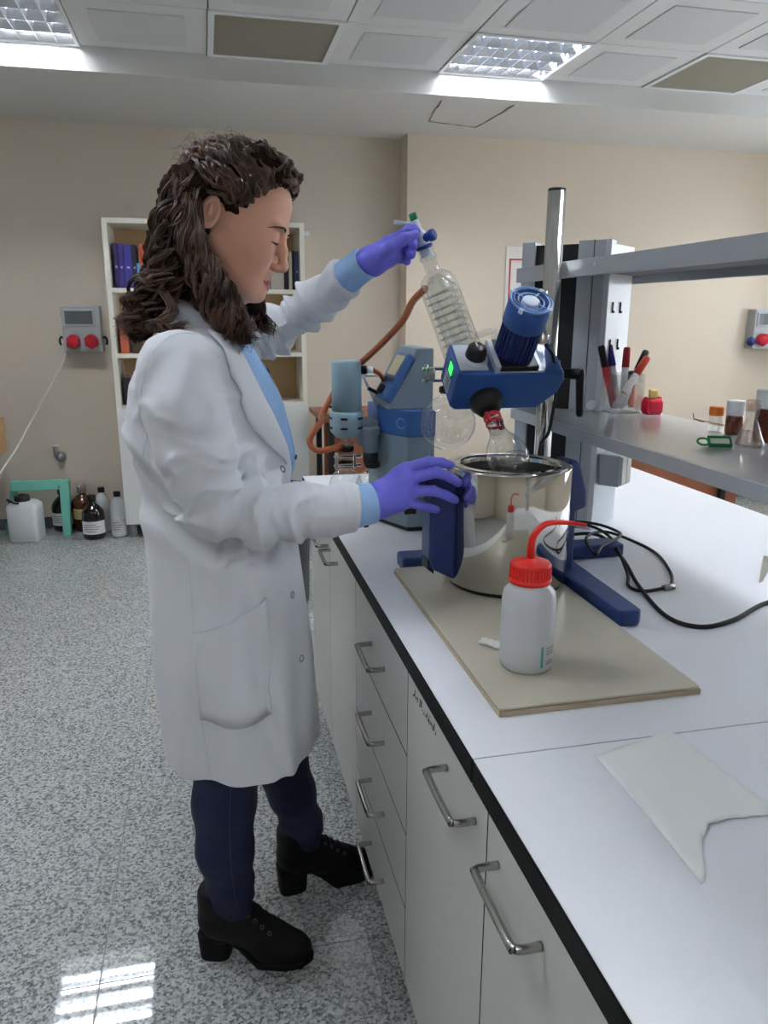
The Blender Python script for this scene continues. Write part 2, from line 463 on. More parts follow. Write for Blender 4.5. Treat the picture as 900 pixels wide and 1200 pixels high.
# ------------------------------------------------------------------ things along the back wall
mat('socket_grey', (172, 176, 178), 0.45); mat('socket_window', (110, 116, 118), 0.15, trans=0.3)
mat('socket_red', (196, 30, 52), 0.4); mat('black_plastic', (22, 22, 24), 0.4); mat('blue_plastic', (34, 44, 110), 0.4)
mat('cord_white', (225, 224, 220), 0.5)
mat('shelf_white', (226, 222, 208), 0.45, var=0.02); mat('shelf_wood', (205, 172, 128), 0.6, var=0.06, vscale=12)
mat('door_white', (224, 225, 222), 0.4)
def wall_socket(x, y, lab, blue=False):
    t = thing('socket_box', (x, y-0.1, 1.178), lab, 'socket box', 'wall socket boxes')
    W, D, H = 0.235, 0.1, 0.292
    x0, x1, y0, z0 = x-W/2, x+W/2, y-D, 1.178
    MB().box(x0, x1, y0, y, z0, z0+H).build('enclosure', 'socket_grey', t, bevel=0.008)
    MB().box(x0+0.012, x1-0.03, y0-0.012, y0, z0+0.165, z0+H-0.02).build('window_flap', 'socket_grey', t, bevel=0.004)
    MB().box(x0+0.025, x1-0.043, y0-0.0135, y0-0.011, z0+0.178, z0+H-0.033).build('flap_pane', 'socket_window', t, bevel=0.001)
    for k, sx in enumerate((x0+0.065, x1-0.06)):
        M = axisM((sx, y0, z0+0.075), (0, -1, -0.25))
        s = MB().lathe([(0, 0), (0.042, 0), (0.042, 0.02), (0.038, 0.03), (0.038, 0.05), (0.033, 0.056), (0, 0.056)], 24, M).build('red_socket', 'socket_red', t)
        m = MB()
        for q in range(6):
            a = q*math.pi/3; m.box(-0.005, 0.005, 0.036, 0.044, 0.012, 0.05, 0, M @ Matrix.Rotation(a, 4, 'Z'))
        m.build('grip_ridge', 'socket_red', s)
        MB().box(-0.012, 0.012, 0.03, 0.048, 0.03, 0.06, 0, M).build('lid_hinge', 'socket_red', s, bevel=0.002)
    for sx, sg in ((x0, -1), (x1, 1)):
        pts = [(sx, y0+0.05, z0+0.09), (sx+sg*0.018, y0+0.05, z0+0.095), (sx+sg*0.028, y0+0.05, z0+0.07), (sx+sg*0.022, y0+0.05, z0+0.045)]
        if blue and sg < 0:
            MB().lathe([(0, 0), (0.03, 0), (0.034, 0.02), (0.026, 0.05), (0, 0.055)], 16, axisM((sx+0.005, y0+0.03, z0+0.055), (-0.6, -1, 0))).build('blue_socket', 'blue_plastic', t)
        else:
            MB().tube(spline(pts, 4), 0.007, 8).build('side_hook', 'black_plastic', t)
    return t
wall_socket(-0.775, YB, 'grey wall socket box with two red sockets and cable hooks, left of the bookcase')
wall_socket(4.145, 5.27, 'grey wall socket box with red and blue sockets at the right edge of the photo', True)
# white cord hanging from the left socket box to the left
pts = spline([(-0.885, 5.40, 1.19), (-0.93, 5.40, 1.08), (-1.02, 5.36, 0.93), (-1.12, 5.28, 0.75), (-1.21, 5.15, 0.58), (-1.33, 5.05, 0.40), (-1.42, 5.0, 0.2), (-1.5, 4.98, 0.02)], 6)
tag(MB().tube(pts, [0.0025+0.0035*min(1, k/20) for k in range(len(pts))], 8).build('white_cable', 'cord_white'), 'thin white power cord slanting down the wall from the left socket box', 'cord')
# small gas tap on the wall
t = thing('wall_tap', (-1.0, 5.43, 0.48), 'small grey wall tap below the left socket box above the green frame', 'tap')
mat('tap_grey', (150, 152, 154), 0.4, metal=0.3)
MB().lathe([(0, 0), (0.036, 0), (0.036, 0.01), (0.02, 0.02), (0.02, 0.045), (0, 0.045)], 20, axisM((-0.995, YB, 0.49), (0, -1, 0))).build('tap_body', 'tap_grey', t)
MB().cyl((-1.015, 5.41, 0.49), (-1.015, 5.41, 0.56), 0.012).build('stem', 'tap_grey', t)
MB().box(-1.04, -0.99, 5.395, 5.425, 0.56, 0.575).build('lever', 'white_metal', t, bevel=0.004)
# small white cable outlet by the bookcase top right
tag(MB().box(0.64, 0.71, 5.4, YB, 1.93, 1.955).build('cable_outlet', 'white_metal', None, bevel=0.004), 'tiny white cable outlet on the wall by the bookcase top', 'outlet')
# poster with red frame behind the tower
t = thing('wall_notice', (2.25, 5.262, 1.39), 'white notice with thin red border on the wall behind the aluminium tower', 'notice')
mat('paper', (226, 222, 214), 0.7); mat('red_print', (190, 62, 54), 0.6)
MB().box(2.06, 2.46, 5.262, 5.269, 1.37, 1.88).build('sheet', 'paper', t)
for a in ((2.083, 2.095, 1.393, 1.80), (2.425, 2.437, 1.393, 1.80), (2.083, 2.437, 1.79, 1.80), (2.083, 2.437, 1.393, 1.403)):
    MB().box(a[0], a[1], 5.2605, 5.262, a[2], a[3]).build('red_border', 'red_print', t)
# bookcase with lower cupboard
bc = thing('bookcase', (0.03, 5.05, 0), 'white bookcase with open wooden backed shelves and a closed lower cupboard behind the woman', 'bookcase')
bx0, bx1, by0, by1 = -0.569, 0.632, 5.06, 5.44
for a, b in ((bx0, bx0+0.03), (bx1-0.03, bx1)): MB().box(a, b, by0, by1, 0.092, 1.972).build('side_panel', 'shelf_white', bc, bevel=0.002)
MB().box(bx0+0.03, bx1-0.03, by0, by1, 1.942, 1.972).build('top_panel', 'shelf_white', bc, bevel=0.002)
MB().box(bx0+0.03, bx1-0.03, by1-0.012, by1, 0.092, 1.942).build('back_panel', 'shelf_wood', bc)
for z in (1.572, 1.18, 0.86): MB().box(bx0+0.03, bx1-0.03, by0+0.004, by1-0.012, z-0.026, z).build('shelf', 'shelf_white', bc, bevel=0.002)
MB().box(bx0+0.03, bx1-0.03, by0, by1-0.012, 0.092, 0.115).build('bottom_panel', 'shelf_white', bc)
for a, b in ((bx0+0.002, 0.029), (0.033, bx1-0.002)):
    d = MB().box(a, b, by0-0.018, by0-0.001, 0.095, 0.845).build('door', 'door_white', bc, bevel=0.0015)
    hx = b-0.04 if a < 0 else a+0.04
    MB().tube(spline([(hx, by0-0.018, 0.72), (hx, by0-0.045, 0.72), (hx, by0-0.045, 0.60), (hx, by0-0.018, 0.60)], 4), 0.005, 8).build('handle', 'alu_mirror', d)
for x in (bx0+0.04, bx1-0.04):
    for y in (by0+0.05, by1-0.05): MB().cyl((x, y, 0), (x, y, 0.092), 0.022).cyl((x, y, 0), (x, y, 0.02), 0.027).build('leg', 'tap_grey', bc)
# books
def book(x0, wd, hh, dp, rgb, z, lab, band=None, lean=0.0, name='book', y=None):
    key = 'book_%d_%d_%d' % rgb
    if key not in MATS: mat(key, rgb, 0.45)
    y = by0+0.07 if y is None else y
    t = thing(name, (x0+wd/2, y, z), lab, 'book' if name == 'book' else 'box', 'books on the upper shelf' if name == 'book' else None, (0, lean, 0))
    m = MB(); W = world_of(t)
    def bx(a, b, c, d, e, f, mi): m.box(a, b, c, d, e, f, mi, W)
    bx(-wd/2, -wd/2+0.002, 0, dp, 0, hh, 0); bx(wd/2-0.002, wd/2, 0, dp, 0, hh, 0); bx(-wd/2, wd/2, -0.001, 0.002, 0, hh, 0)
    m.build('cover', key, t, bevel=0.001, seg=1)
    MB().box(-wd/2+0.002, wd/2-0.002, 0.002, dp-0.004, 0.003, hh-0.003, 0, W).build('pages', 'paper', t)
    if band:
        bk = 'book_%d_%d_%d' % band
        if bk not in MATS: mat(bk, band, 0.45)
        MB().box(-wd/5, wd/5, -0.0022, -0.0008, hh*0.45, hh*0.5, 0, W).build('spine_print', bk, t)
    return t
Zb = 1.572
for x, wd, hh, c, bd, lab in ((-0.522, 0.026, 0.262, (48, 38, 92), (150, 140, 190), 'dark violet hardback, leftmost on the upper bookcase shelf'),
    (-0.493, 0.03, 0.258, (60, 48, 118), (170, 160, 205), 'violet hardback second from the left on the upper shelf'),
    (-0.460, 0.042, 0.256, (62, 58, 140), (176, 176, 220), 'thick blue violet hardback third from the left on the upper shelf'),
    (-0.415, 0.024, 0.254, (40, 44, 62), (160, 168, 180), 'slim black and grey book between blue volumes on the upper shelf'),
    (-0.389, 0.018, 0.15, (92, 156, 206), None, 'short light blue book beside the orange folder'),
    (-0.369, 0.05, 0.262, (196, 92, 62), None, 'orange red folder partly behind the curly hair'),
    (0.516, 0.02, 0.235, (46, 44, 62), None, 'dark slim book left of the cream one on the right of the upper shelf'),
    (0.538, 0.02, 0.232, (206, 198, 168), None, 'slim cream book on the right of the upper shelf'),
    (0.560, 0.016, 0.24, (36, 34, 48), None, 'slim black book near the right bookcase side'),
    (0.578, 0.022, 0.235, (66, 72, 122), (170, 176, 210), 'dark blue book at the right end of the upper shelf')):
    book(x, wd, hh, 0.19, c, Zb, lab, bd)
book(0.37, 0.045, 0.075, 0.12, (206, 212, 214), Zb, 'small pale blue carton on the upper shelf under her chin', None, 0, 'carton')
book(0.42, 0.085, 0.105, 0.13, (178, 172, 162), Zb, 'small grey carton beside the cream book on the upper shelf', None, 0, 'carton')
for x, wd, hh, c, lab in ((-0.525, 0.05, 0.17, (40, 38, 40), 'black binder at the lower left of the open bookcase'), (-0.47, 0.05, 0.2, (150, 60, 50), 'dull red binder at the lower left of the open bookcase')):
    book(x, wd, hh, 0.2, c, 0.86, lab)
book(-0.52, 0.05, 0.22, 0.2, (186, 96, 66), 1.18, 'orange binder on the middle shelf behind the hair'); book(-0.46, 0.06, 0.24, 0.2, (70, 52, 44), 1.18, 'brown binder on the middle shelf behind the hair')

# ------------------------------------------------------------------ containers on the floor
mat('jerry_white', (226, 229, 231), 0.45); mat('mint', (120, 196, 178), 0.5); mat('amber', (74, 34, 22), 0.12, coat=0.5); mat('amber_dark', (26, 20, 20), 0.1, coat=0.5)
mat('label_white', (214, 214, 212), 0.6, var=0.05, vscale=60); mat('label_yellow', (206, 176, 110), 0.6); mat('milky', (228, 234, 234), 0.35, trans=0.35); mat('cap_grey', (150, 140, 134), 0.5); mat('print_grey', (130, 132, 134), 0.6)
t = thing('jerrycan', (-1.19, 5.16, 0), 'white plastic jerrycan with black screw cap on the floor in front of the green frame', 'jerrycan')
def rrect(w, d, r, n=5):
    out = []
    for cx, cy, a0 in ((w-r, d-r, 0), (-w+r, d-r, 90), (-w+r, -d+r, 180), (w-r, -d+r, 270)):
        for k in range(n+1):
            a = math.radians(a0+90*k/n); out.append((cx+r*math.cos(a), cy+r*math.sin(a)))
    return out
def stack(rings, M, name, mt, parent, cap=True, sm=True):
    """loft through [(poly, z)]"""
    m = MB(); n = len(rings[0][0]); vs = []; fs = []
    for poly, z in rings: vs += [M @ Vector((p[0], p[1], z)) for p in poly]
    for i in range(len(rings)-1):
        for k in range(n):
            k2 = (k+1) % n; fs.append((i*n+k, i*n+k2, (i+1)*n+k2, (i+1)*n+k))
    m.add(vs, fs, 0, sm)
    if cap:
        m.f += [tuple(range(n))[::-1], tuple((len(rings)-1)*n+k for k in range(n))]; m.mi += [0, 0]; m.sm += [False, False]
    return m.build(name, mt, parent)
M = T(-1.19, 5.16, 0) @ Matrix.Rotation(math.radians(-8), 4, 'Z')
stack([(rrect(0.082, 0.07, 0.02), 0), (rrect(0.092, 0.08, 0.025), 0.012), (rrect(0.093, 0.081, 0.025), 0.21), (rrect(0.092, 0.08, 0.03), 0.235), (rrect(0.07, 0.06, 0.03), 0.258), (rrect(0.045, 0.045, 0.03), 0.262)], M, 'body', 'jerry_white', t)
MB().lathe([(0.046, 0.255), (0.048, 0.262), (0.048, 0.29), (0.044, 0.296), (0, 0.296)], 24, M @ T(-0.01, 0, 0)).lathe([(0.018, 0.296), (0.018, 0.304), (0, 0.306)], 12, M @ T(-0.01, 0, 0)).build('screw_cap', 'black_plastic', t)
MB().tube([M @ Vector(p) for p in spline([(-0.075, -0.02, 0.25), (-0.09, -0.03, 0.275), (-0.03, -0.085, 0.265), (0.0, -0.085, 0.262)], 5)], 0.007, 8).build('carry_strap', 'black_plastic', t)
# mint green leg frame leaning by the wall
t = thing('metal_frame', (-1.1, 5.25, 0), 'mint green angled metal frame standing behind the white jerrycan', 'frame')
MB().box(-1.285, -0.925, 5.26, 5.30, 0.30, 0.365).build('top_bar', 'mint', t, bevel=0.003)
MB().prism([(-0.985, 0.0), (-0.935, 0.0), (-0.92, 0.365), (-0.978, 0.365)], 5.20, 5.26, lambda p, a: (p[0], a, p[1])).build('leg', 'mint', t, bevel=0.003)
MB().prism([(-1.36, 0.0), (-1.315, 0.0), (-1.235, 0.365), (-1.285, 0.365)], 5.30, 5.34, lambda p, a: (p[0], a, p[1])).build('leg', 'mint', t, bevel=0.003)
MB().cyl((-0.965, 5.258, 0.315), (-0.965, 5.262, 0.315), 0.006).cyl((-0.99, 5.256, 0.32), (-0.99, 5.262, 0.32), 0.006).build('bolt', 'black_plastic', t)
def bottle(name, x, y, prof, mt, cap_prof, capm, lab, cat='bottle', group='bottles on the floor', label=None, n=28, z=0.0, cap_name='cap', lm='label_white'):
    t = thing(name, (x, y, z), lab, cat, group)
    MB().lathe(prof, n, T(x, y, z)).build('body', mt, t)
    MB().lathe(cap_prof, 20, T(x, y, z)).build(cap_name, capm, t)
    if label:                                          # (r, z0, z1, a0, a1) a curved paper label
        r_, z0, z1, a0, a1 = label
        m = MB(); vs = []; k = 14
        for q in range(k+1):
            a = math.radians(a0+(a1-a0)*q/k); vs += [(x+r_*math.cos(a), y+r_*math.sin(a), z+z0), (x+r_*math.cos(a), y+r_*math.sin(a), z+z1)]
        m.add(vs, [(2*q, 2*q+2, 2*q+3, 2*q+1) for q in range(k)], 0, True)
        lo = m.build('paper_label', lm, t)
        p = MB()
        for line in range(4):
            zz = z+z0+(z1-z0)*(0.2+0.17*line); vs = []; kk = 8; b0 = a0+(a1-a0)*0.12; b1 = a0+(a1-a0)*(0.6+0.08*(line % 3))
            for q in range(kk+1):
                a = math.radians(b0+(b1-b0)*q/kk); vs += [(x+(r_+.0006)*math.cos(a), y+(r_+.0006)*math.sin(a), zz), (x+(r_+.0006)*math.cos(a), y+(r_+.0006)*math.sin(a), zz+(z1-z0)*0.06)]
            p.add(vs, [(2*q, 2*q+2, 2*q+3, 2*q+1) for q in range(kk)], 0, True)
        p.build('label_print', 'print_grey', lo)
    return t
def bprof(r, zs, h, rn, zn): return [(0, 0.003), (r*0.85, 0.0), (r, 0.012), (r, zs), (r*0.93, zs+(zn-zs)*0.3), (r*0.62, zs+(zn-zs)*0.7), (rn, zn), (rn, h)]
big = bprof(0.072, 0.16, 0.27, 0.019, 0.235)
capb = [(0.022, 0.245), (0.025, 0.247), (0.025, 0.282), (0.022, 0.286), (0, 0.286)]
bottle('reagent_bottle', -1.0, 5.37, big, 'amber_dark', capb, 'black_plastic', 'dark glass reagent bottle standing behind the leg of the green frame', label=(0.0726, 0.045, 0.13, 200, 330))
bottle('reagent_bottle', -0.865, 5.33, bprof(0.066, 0.2, 0.3, 0.022, 0.25), 'amber', [(0.026, 0.26), (0.029, 0.262), (0.029, 0.305), (0.024, 0.315), (0, 0.315)], 'cap_grey', 'brown glass bottle with yellow label and grey cap behind the dark bottle', label=(0.0667, 0.09, 0.16, 200, 330), lm='label_yellow')
bottle('reagent_bottle', -0.775, 5.12, big, 'amber_dark', capb, 'black_plastic', 'squat dark glass bottle with white label standing in front of the other floor bottles', label=(0.0726, 0.04, 0.125, 205, 345))
pet = [(0, 0.004), (0.03, 0.0), (0.044, 0.006), (0.05, 0.025), (0.05, 0.17), (0.047, 0.21), (0.036, 0.245), (0.02, 0.262), (0.018, 0.275)]
capp = [(0.02, 0.268), (0.023, 0.27), (0.023, 0.298), (0.021, 0.301), (0, 0.301)]
bottle('plastic_bottle', -0.735, 5.28, pet, 'milky', capp, 'black_plastic', 'clear plastic bottle with black cap behind the other plastic bottle')
bottle('plastic_bottle', -0.62, 5.13, pet, 'milky', capp, 'black_plastic', 'clear ribbed plastic bottle with black cap and paper label beside the cupboard leg', label=(0.0506, 0.035, 0.125, 200, 330))

# cardboard at the left edge, on a side table
mat('cardboard', (176, 136, 92), 0.8, var=0.06, vscale=20); mat('tape', (196, 164, 112), 0.3); mat('side_grey', (140, 144, 146), 0.5)
t = thing('side_table', (-1.8, 4.95, 0), 'low grey side table left of the jerrycan carrying cardboard boxes', 'table')
MB().box(-2.4, -1.44, 4.65, 5.3, 0.55, 0.58).build('table_top', 'side_grey', t, bevel=0.003)
for x in (-2.36, -1.48):
    for y in (4.69, 5.26): MB().box(x-0.02, x+0.02, y-0.02, y+0.02, 0, 0.55).build('leg', 'side_grey', t)
for k, (z0, z1, xr, lab) in enumerate(((0.58, 0.79, -1.262, 'lower cardboard box at the left edge of the photo'), (0.79, 1.0, -1.286, 'upper cardboard box at the left edge of the photo'))):
    t = thing('cardboard_box', ((xr-1.75)/2, 5.02, z0), lab, 'box', 'cardboard boxes')
    MB().box(-1.78, xr, 4.86, 5.2, z0, z1).build('carton', 'cardboard', t, bevel=0.003)
    MB().box(-1.78, xr+0.0005, 5.0, 5.05, z1-0.05, z1+0.0006).build('tape', 'tape', t)
    for yy in (4.88, 5.18): MB().box(-1.6, xr+0.002, yy-0.015, yy+0.015, z1-0.002, z1+0.002).build('flap_edge', 'cardboard', t)
# dark waste bin half hidden behind the coat
mat('bin_dark', (58, 60, 64), 0.5)
t = thing('waste_bin', (0.325, 3.72, 0), 'dark grey waste bin on the floor beyond the bench end, half hidden by the coat', 'bin')
MB().lathe([(0, 0.002), (0.12, 0), (0.125, 0.01), (0.145, 0.58), (0.15, 0.585), (0.15, 0.595), (0.14, 0.595), (0.118, 0.02), (0, 0.02)], 32, T(0.325, 3.72, 0)).build('bucket', 'bin_dark', t)
MB().lathe([(0.152, 0.57), (0.156, 0.572), (0.156, 0.595), (0.152, 0.598), (0.146, 0.598)], 32, T(0.325, 3.72, 0)).build('rim', 'black_plastic', t)
# wooden desk beyond the bench
mat('desk_wood', (128, 74, 48), 0.45, var=0.2, vscale=9); mat('desk_edge', (206, 186, 140), 0.5); mat('dark_metal', (34, 34, 36), 0.45, metal=0.4)
def desk(x0, x1, y0, y1, zt, zb, lab):
    t = thing('wooden_desk', ((x0+x1)/2, (y0+y1)/2, 0), lab, 'desk')
    MB().box(x0-0.02, x1+0.02, y0-0.03, y1, zt-0.03, zt).build('desk_top', 'desk_wood', t, bevel=0.003)
    MB().box(x0, x1, y0, y0+0.02, zb, zt-0.03).build('modesty_panel', 'desk_wood', t, bevel=0.002)
    for x in (x0+0.02, x1-0.16):
        for y in (y0-0.025, y0+0.05, y1-0.05): MB().box(x, x+0.035, y-0.02, y+0.0199, 0, zt-0.03).build('leg', 'dark_metal', t)
    return t
desk(0.68, 1.30, 4.66, 5.22, 0.81, 0.36, 'brown wooden counter beside the bookcase behind the pump flasks')
desk(2.42, 3.60, 4.60, 5.15, 0.66, 0.12, 'long reddish brown wooden desk seen under the reagent shelf')
mat('roll_yellow', (214, 200, 150), 0.6)
t = thing('paper_roll', (0.86, 4.72, 0.81), 'pale yellow paper roll lying on the desk left of the pump', 'roll')
MB().cyl((0.70, 4.74, 0.835), (0.90, 4.70, 0.835), 0.025, 16).build('roll', 'roll_yellow', t)
MB().cyl((0.72, 4.70, 0.868), (0.80, 4.69, 0.866), 0.008, 10).build('marker', 'black_plastic', t)
# ------------------------------------------------------------------ bench
mat('laminate', (236, 238, 243), 0.32, var=0.01, vscale=4); mat('edge_black', (17, 18, 18), 0.6, spec=0.3); mat('front_white', (206, 208, 203), 0.38, var=0.012, vscale=6)
mat('carcass', (150, 152, 150), 0.6); mat('gap_dark', (14, 14, 14), 0.9, spec=0.1); mat('steel_brushed', (186, 184, 180), 0.26, metal=1.0); mat('ink', (92, 92, 94), 0.7)
def slab(y0, y1, lab):
    t = thing('worktop', (0.96, (y0+y1)/2, 0.806), lab, 'worktop', 'bench worktops')
    MB().box(0.318, 1.602, y0, y1, 0.806, 0.8435).build('core', 'edge_black', t, bevel=0.003)
    MB().box(0.3195, 1.6005, y0+0.0005, y1-0.0005, 0.8436, 0.845).build('surface', 'laminate', t)
slab(0.8625, 2.757, 'white laminate worktop with black edge carrying the rotary evaporator')
slab(-0.9, 0.861, 'white laminate worktop with black edge nearest the viewer, under the paper sheet')
def handle(y0, y1, z, parent):
    x = 0.327; s = 0.034
    pts = [(x, y0, z), (x-s+0.012, y0, z), (x-s+0.003, y0+0.003, z), (x-s, y0+0.012, z), (x-s, y1-0.012, z), (x-s+0.003, y1-0.003, z), (x-s+0.012, y1, z), (x, y1, z)]
    MB().tube(spline(pts, 3), 0.0055, 12).build('handle', 'steel_brushed', parent)
def cabinet(y0, y1, lab, group):
    t = thing('bench_cabinet', (0.63, (y0+y1)/2, 0), lab, 'cabinet', group)
    MB().box(0.347, 0.93, y0+0.001, y1-0.001, 0.10, 0.805).build('body', 'carcass', t)
    MB().box(0.3284, 0.3475, y0+0.0015, y1-0.0015, 0.1025, 0.8045).build('gap_shade', 'gap_dark', t)  # near-black plate set in the gaps between fronts to paint their shade
    for y in (y0+0.06, y1-0.06):
        for x in (0.42, 0.88): MB().cyl((x, y, 0), (x, y, 0.10), 0.02).cyl((x, y, 0), (x, y, 0.012), 0.027).build('foot', 'black_plastic', t)
    return t
g = 0.0021
def door(t, y0, y1, hy, lab=None):
    d = MB().box(0.328, 0.3465, y0+g, y1-g, 0.101, 0.801).build('door', 'front_white', t, bevel=0.0005, seg=1)
    handle(hy-0.066, hy+0.066, 0.745, d)
    return d
c = cabinet(1.757, 2.60, 'white two door bench cabinet at the far end beside the coat', 'bench cabinets')
door(c, 1.757, 2.18, 2.087); door(c, 2.18, 2.60, 2.262)
c = cabinet(1.241, 1.757, 'white bench drawer unit with four drawers beside the boots', 'bench cabinets')
for z0, z1, hz in ((0.6155, 0.801, 0.704), (0.4435, 0.6155, 0.532), (0.2735, 0.4435, 0.357), (0.101, 0.2735, 0.184)):
    d = MB().box(0.328, 0.3465, 1.241+g, 1.757-g, z0+g, z1-g).build('drawer', 'front_white', c, bevel=0.0005, seg=1)
    handle(1.43, 1.562, hz, d)
c = cabinet(0.40, 1.241, 'white two door bench cabinet nearest the viewer, one door marked with faded handwriting', 'bench cabinets')
d = door(c, 0.822, 1.241, 0.932)
m = MB(); yy = 1.205                                   # faded marker scrawl on the door
for k in range(26):
    yy -= 0.0045+0.002*random.random()
    if k in (6, 7): continue
    z = 0.765+random.uniform(-0.003, 0.003)
    m.tube([(0.3277, yy, z), (0.3277, yy-0.003+random.uniform(-0.003, 0.003), z+0.014*random.random()+0.002)], 0.0009, 4)
m.build('handwriting', 'ink', d)
door(c, 0.40, 0.822, 0.711)
c = cabinet(-0.44, 0.40, 'white bench cabinet below the viewer, past the lower edge of the photo', 'bench cabinets')
door(c, -0.02, 0.40, 0.09); door(c, -0.44, -0.02, -0.11)
# the far side of the island: one plain run
c = thing('bench_cabinet', (1.26, 1.1, 0), 'white cabinet run on the far side of the island bench', 'cabinet', 'bench cabinets')
MB().box(0.94, 1.56, -0.8, 2.70, 0.1, 0.8055).build('body', 'front_white', c, bevel=0.002)
for y in (-0.7, 0.5, 1.7, 2.6): MB().cyl((1.3, y, 0), (1.3, y, 0.1), 0.02).build('foot', 'black_plastic', c)
ZB = 0.845

# ------------------------------------------------------------------ reagent shelf with aluminium tower
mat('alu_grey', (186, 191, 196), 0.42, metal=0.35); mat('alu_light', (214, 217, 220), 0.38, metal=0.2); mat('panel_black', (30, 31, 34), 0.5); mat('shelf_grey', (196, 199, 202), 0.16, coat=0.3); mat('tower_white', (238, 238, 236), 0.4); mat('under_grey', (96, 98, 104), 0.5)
t = thing('reagent_shelf', (0.98, 1.95, ZB), 'grey aluminium reagent shelf with two boards and a slotted tower standing on the bench', 'shelf')
A = Vector((0.835, 2.02, 0)); N_ = Vector((1.01, 1.862, 0)); Rr = Vector((1.135, 1.968, 0)); Bk = A+Rr-N_
ux = (N_-A).normalized(); nx = Vector((ux.y, -ux.x, 0))           # along the front face, outward normal
if nx.y > 0: nx = -nx
zt = 1.607
def plank(p, d, n, a0, a1, dep, z0, z1, off=0.0):
    vs = []
    for z in (z0, z1):
        for q in ((a0, off), (a1, off), (a1, off-dep), (a0, off-dep)): vs.append(p+d*q[0]+n*q[1]+Vector((0, 0, z)))
    return MB().add(vs, [(0, 3, 2, 1), (4, 5, 6, 7), (0, 1, 5, 4), (1, 2, 6, 5), (2, 3, 7, 6), (3, 0, 4, 7)])
LW = (N_-A).length
plank(A, ux, nx, 0, 0.035, 0.05, ZB, zt).build('post', 'alu_grey', t, bevel=0.002)
plank(A, ux, nx, LW-0.085, LW, 0.05, ZB, zt).build('post', 'alu_grey', t, bevel=0.002)
plank(A, ux, nx, LW-0.045, LW-0.042, 0.003, ZB, zt, 0.001).build('groove', 'under_grey', t)
plank(A, ux, nx, LW-0.014, LW, 0.003, ZB, zt, 0.002).build('edge_strip', 'alu_light', t)
plank(A, ux, nx, 0.035, LW-0.085, 0.01, ZB+0.05, zt-0.008, -0.012).build('black_panel', 'panel_black', t)
for zz, zh in ((1.56, 0.035), (1.03, 0.06)): plank(A, ux, nx, 0.0, LW-0.01, 0.02, zz-0.0, zz+0.001, -0.02)
us = (Rr-N_).normalized(); ns = Vector((us.y, -us.x, 0))
if ns.dot(nx) < -0.99 or ns.x < 0: ns = -ns
LS = (Rr-N_).length
MBm = plank(N_, us, ns, 0.002, LS, 0.012, 1.175, 1.597, 0.0)
sp = MBm.build('slotted_panel', 'tower_white', t, bevel=0.001)
m = MB()
for zz in (1.55, 1.44, 1.345, 1.25):
    for aa in (0.03, 0.085):
        p0 = N_+us*aa+ns*0.002
        for (da, z0, z1) in ((0.0, zz-0.014, zz+0.014), (0.012, zz-0.014, zz-0.008)):
            m.v += []; q = plank(p0, us, ns, da if da == 0 else 0.0, 0.005 if da == 0 else 0.014, 0.002, z0, z1, 0.0008); m.add(q.v, q.f)
m.build('slot', 'gap_dark', sp)
plank(N_, us, ns, 0.0, LS, 0.10, ZB, 1.145).build('lower_panel', 'alu_grey', t, bevel=0.002)
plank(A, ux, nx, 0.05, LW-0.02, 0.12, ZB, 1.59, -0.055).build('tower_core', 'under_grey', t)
# boards
lo = MB().box(0.81, 1.155, -0.35, 1.985, 1.147, 1.173).build('lower_board', 'shelf_grey', t, bevel=0.002)
MB().box(0.808, 0.815, -0.35, 1.985, 1.146, 1.1725).build('edge_lip', 'alu_grey', lo)
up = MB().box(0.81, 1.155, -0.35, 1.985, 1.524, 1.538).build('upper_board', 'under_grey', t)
MB().box(0.807, 0.822, -0.35, 1.985, 1.503, 1.539).build('edge_lip', 'alu_grey', up, bevel=0.001)
MB().box(1.143, 1.158, -0.35, 1.985, 1.503, 1.539).build('edge_lip', 'alu_grey', up, bevel=0.001)
MB().cyl((0.8055, 1.555, 1.525), (0.8075, 1.555, 1.525), 0.0035).build('rivet', 'white_metal', up)
MB().box(0.90, 1.06, -0.34, -0.24, ZB, 1.60).build('post', 'alu_grey', t, bevel=0.002)
MB().cyl(N_+ux*-0.02+nx*0.0+Vector((0, 0, 1.19)), N_+ux*-0.02+nx*0.022+Vector((0, 0, 1.19)), 0.012).build('end_knob', 'white_metal', t)
# double power outlet clipped to the tower side
mat('outlet_light', (204, 203, 196), 0.45)
t2 = thing('power_outlet', (1.07, 1.9, 0.965), 'grey double power outlet box clipped to the tower just above the bench', 'outlet')
plank(N_, us, ns, 0.012, 0.085, 0.06, 0.972, 1.058, 0.062).build('outlet_box', 'alu_grey', t2, bevel=0.003)
for a in (0.016, 0.052): plank(N_, us, ns, a, a+0.032, 0.006, 0.976, 1.054, 0.068).build('outlet_cover', 'outlet_light', t2, bevel=0.002)

# things on the lower shelf board
ZS = 1.173
glassmat('clear_glass', (0.94, 0.955, 0.955), 0.12, 0.06); glassmat('tint_glass', (0.90, 0.80, 0.75), 0.14, 0.2)
mat('cap_white', (232, 233, 234), 0.45); mat('cap_orange', (232, 122, 34), 0.45); mat('brown_glass', (104, 48, 26), 0.12, coat=0.6, trans=0.25); mat('red_plastic', (206, 24, 52), 0.35); mat('yellow_foam', (226, 218, 128), 0.7); mat('green_plastic', (22, 128, 62), 0.3)
mat('pen_white', (224, 226, 230), 0.35); mat('pen_blue', (46, 38, 150), 0.35); mat('pen_red', (186, 34, 46), 0.35); mat('pen_black', (20, 20, 22), 0.4); mat('pen_orange', (214, 74, 50), 0.35)
t = thing('pen_holder', (1.07, 1.885, ZS), 'clear plastic pen holder full of markers at the end of the shelf', 'pen holder')
px, py = 1.06, 1.845
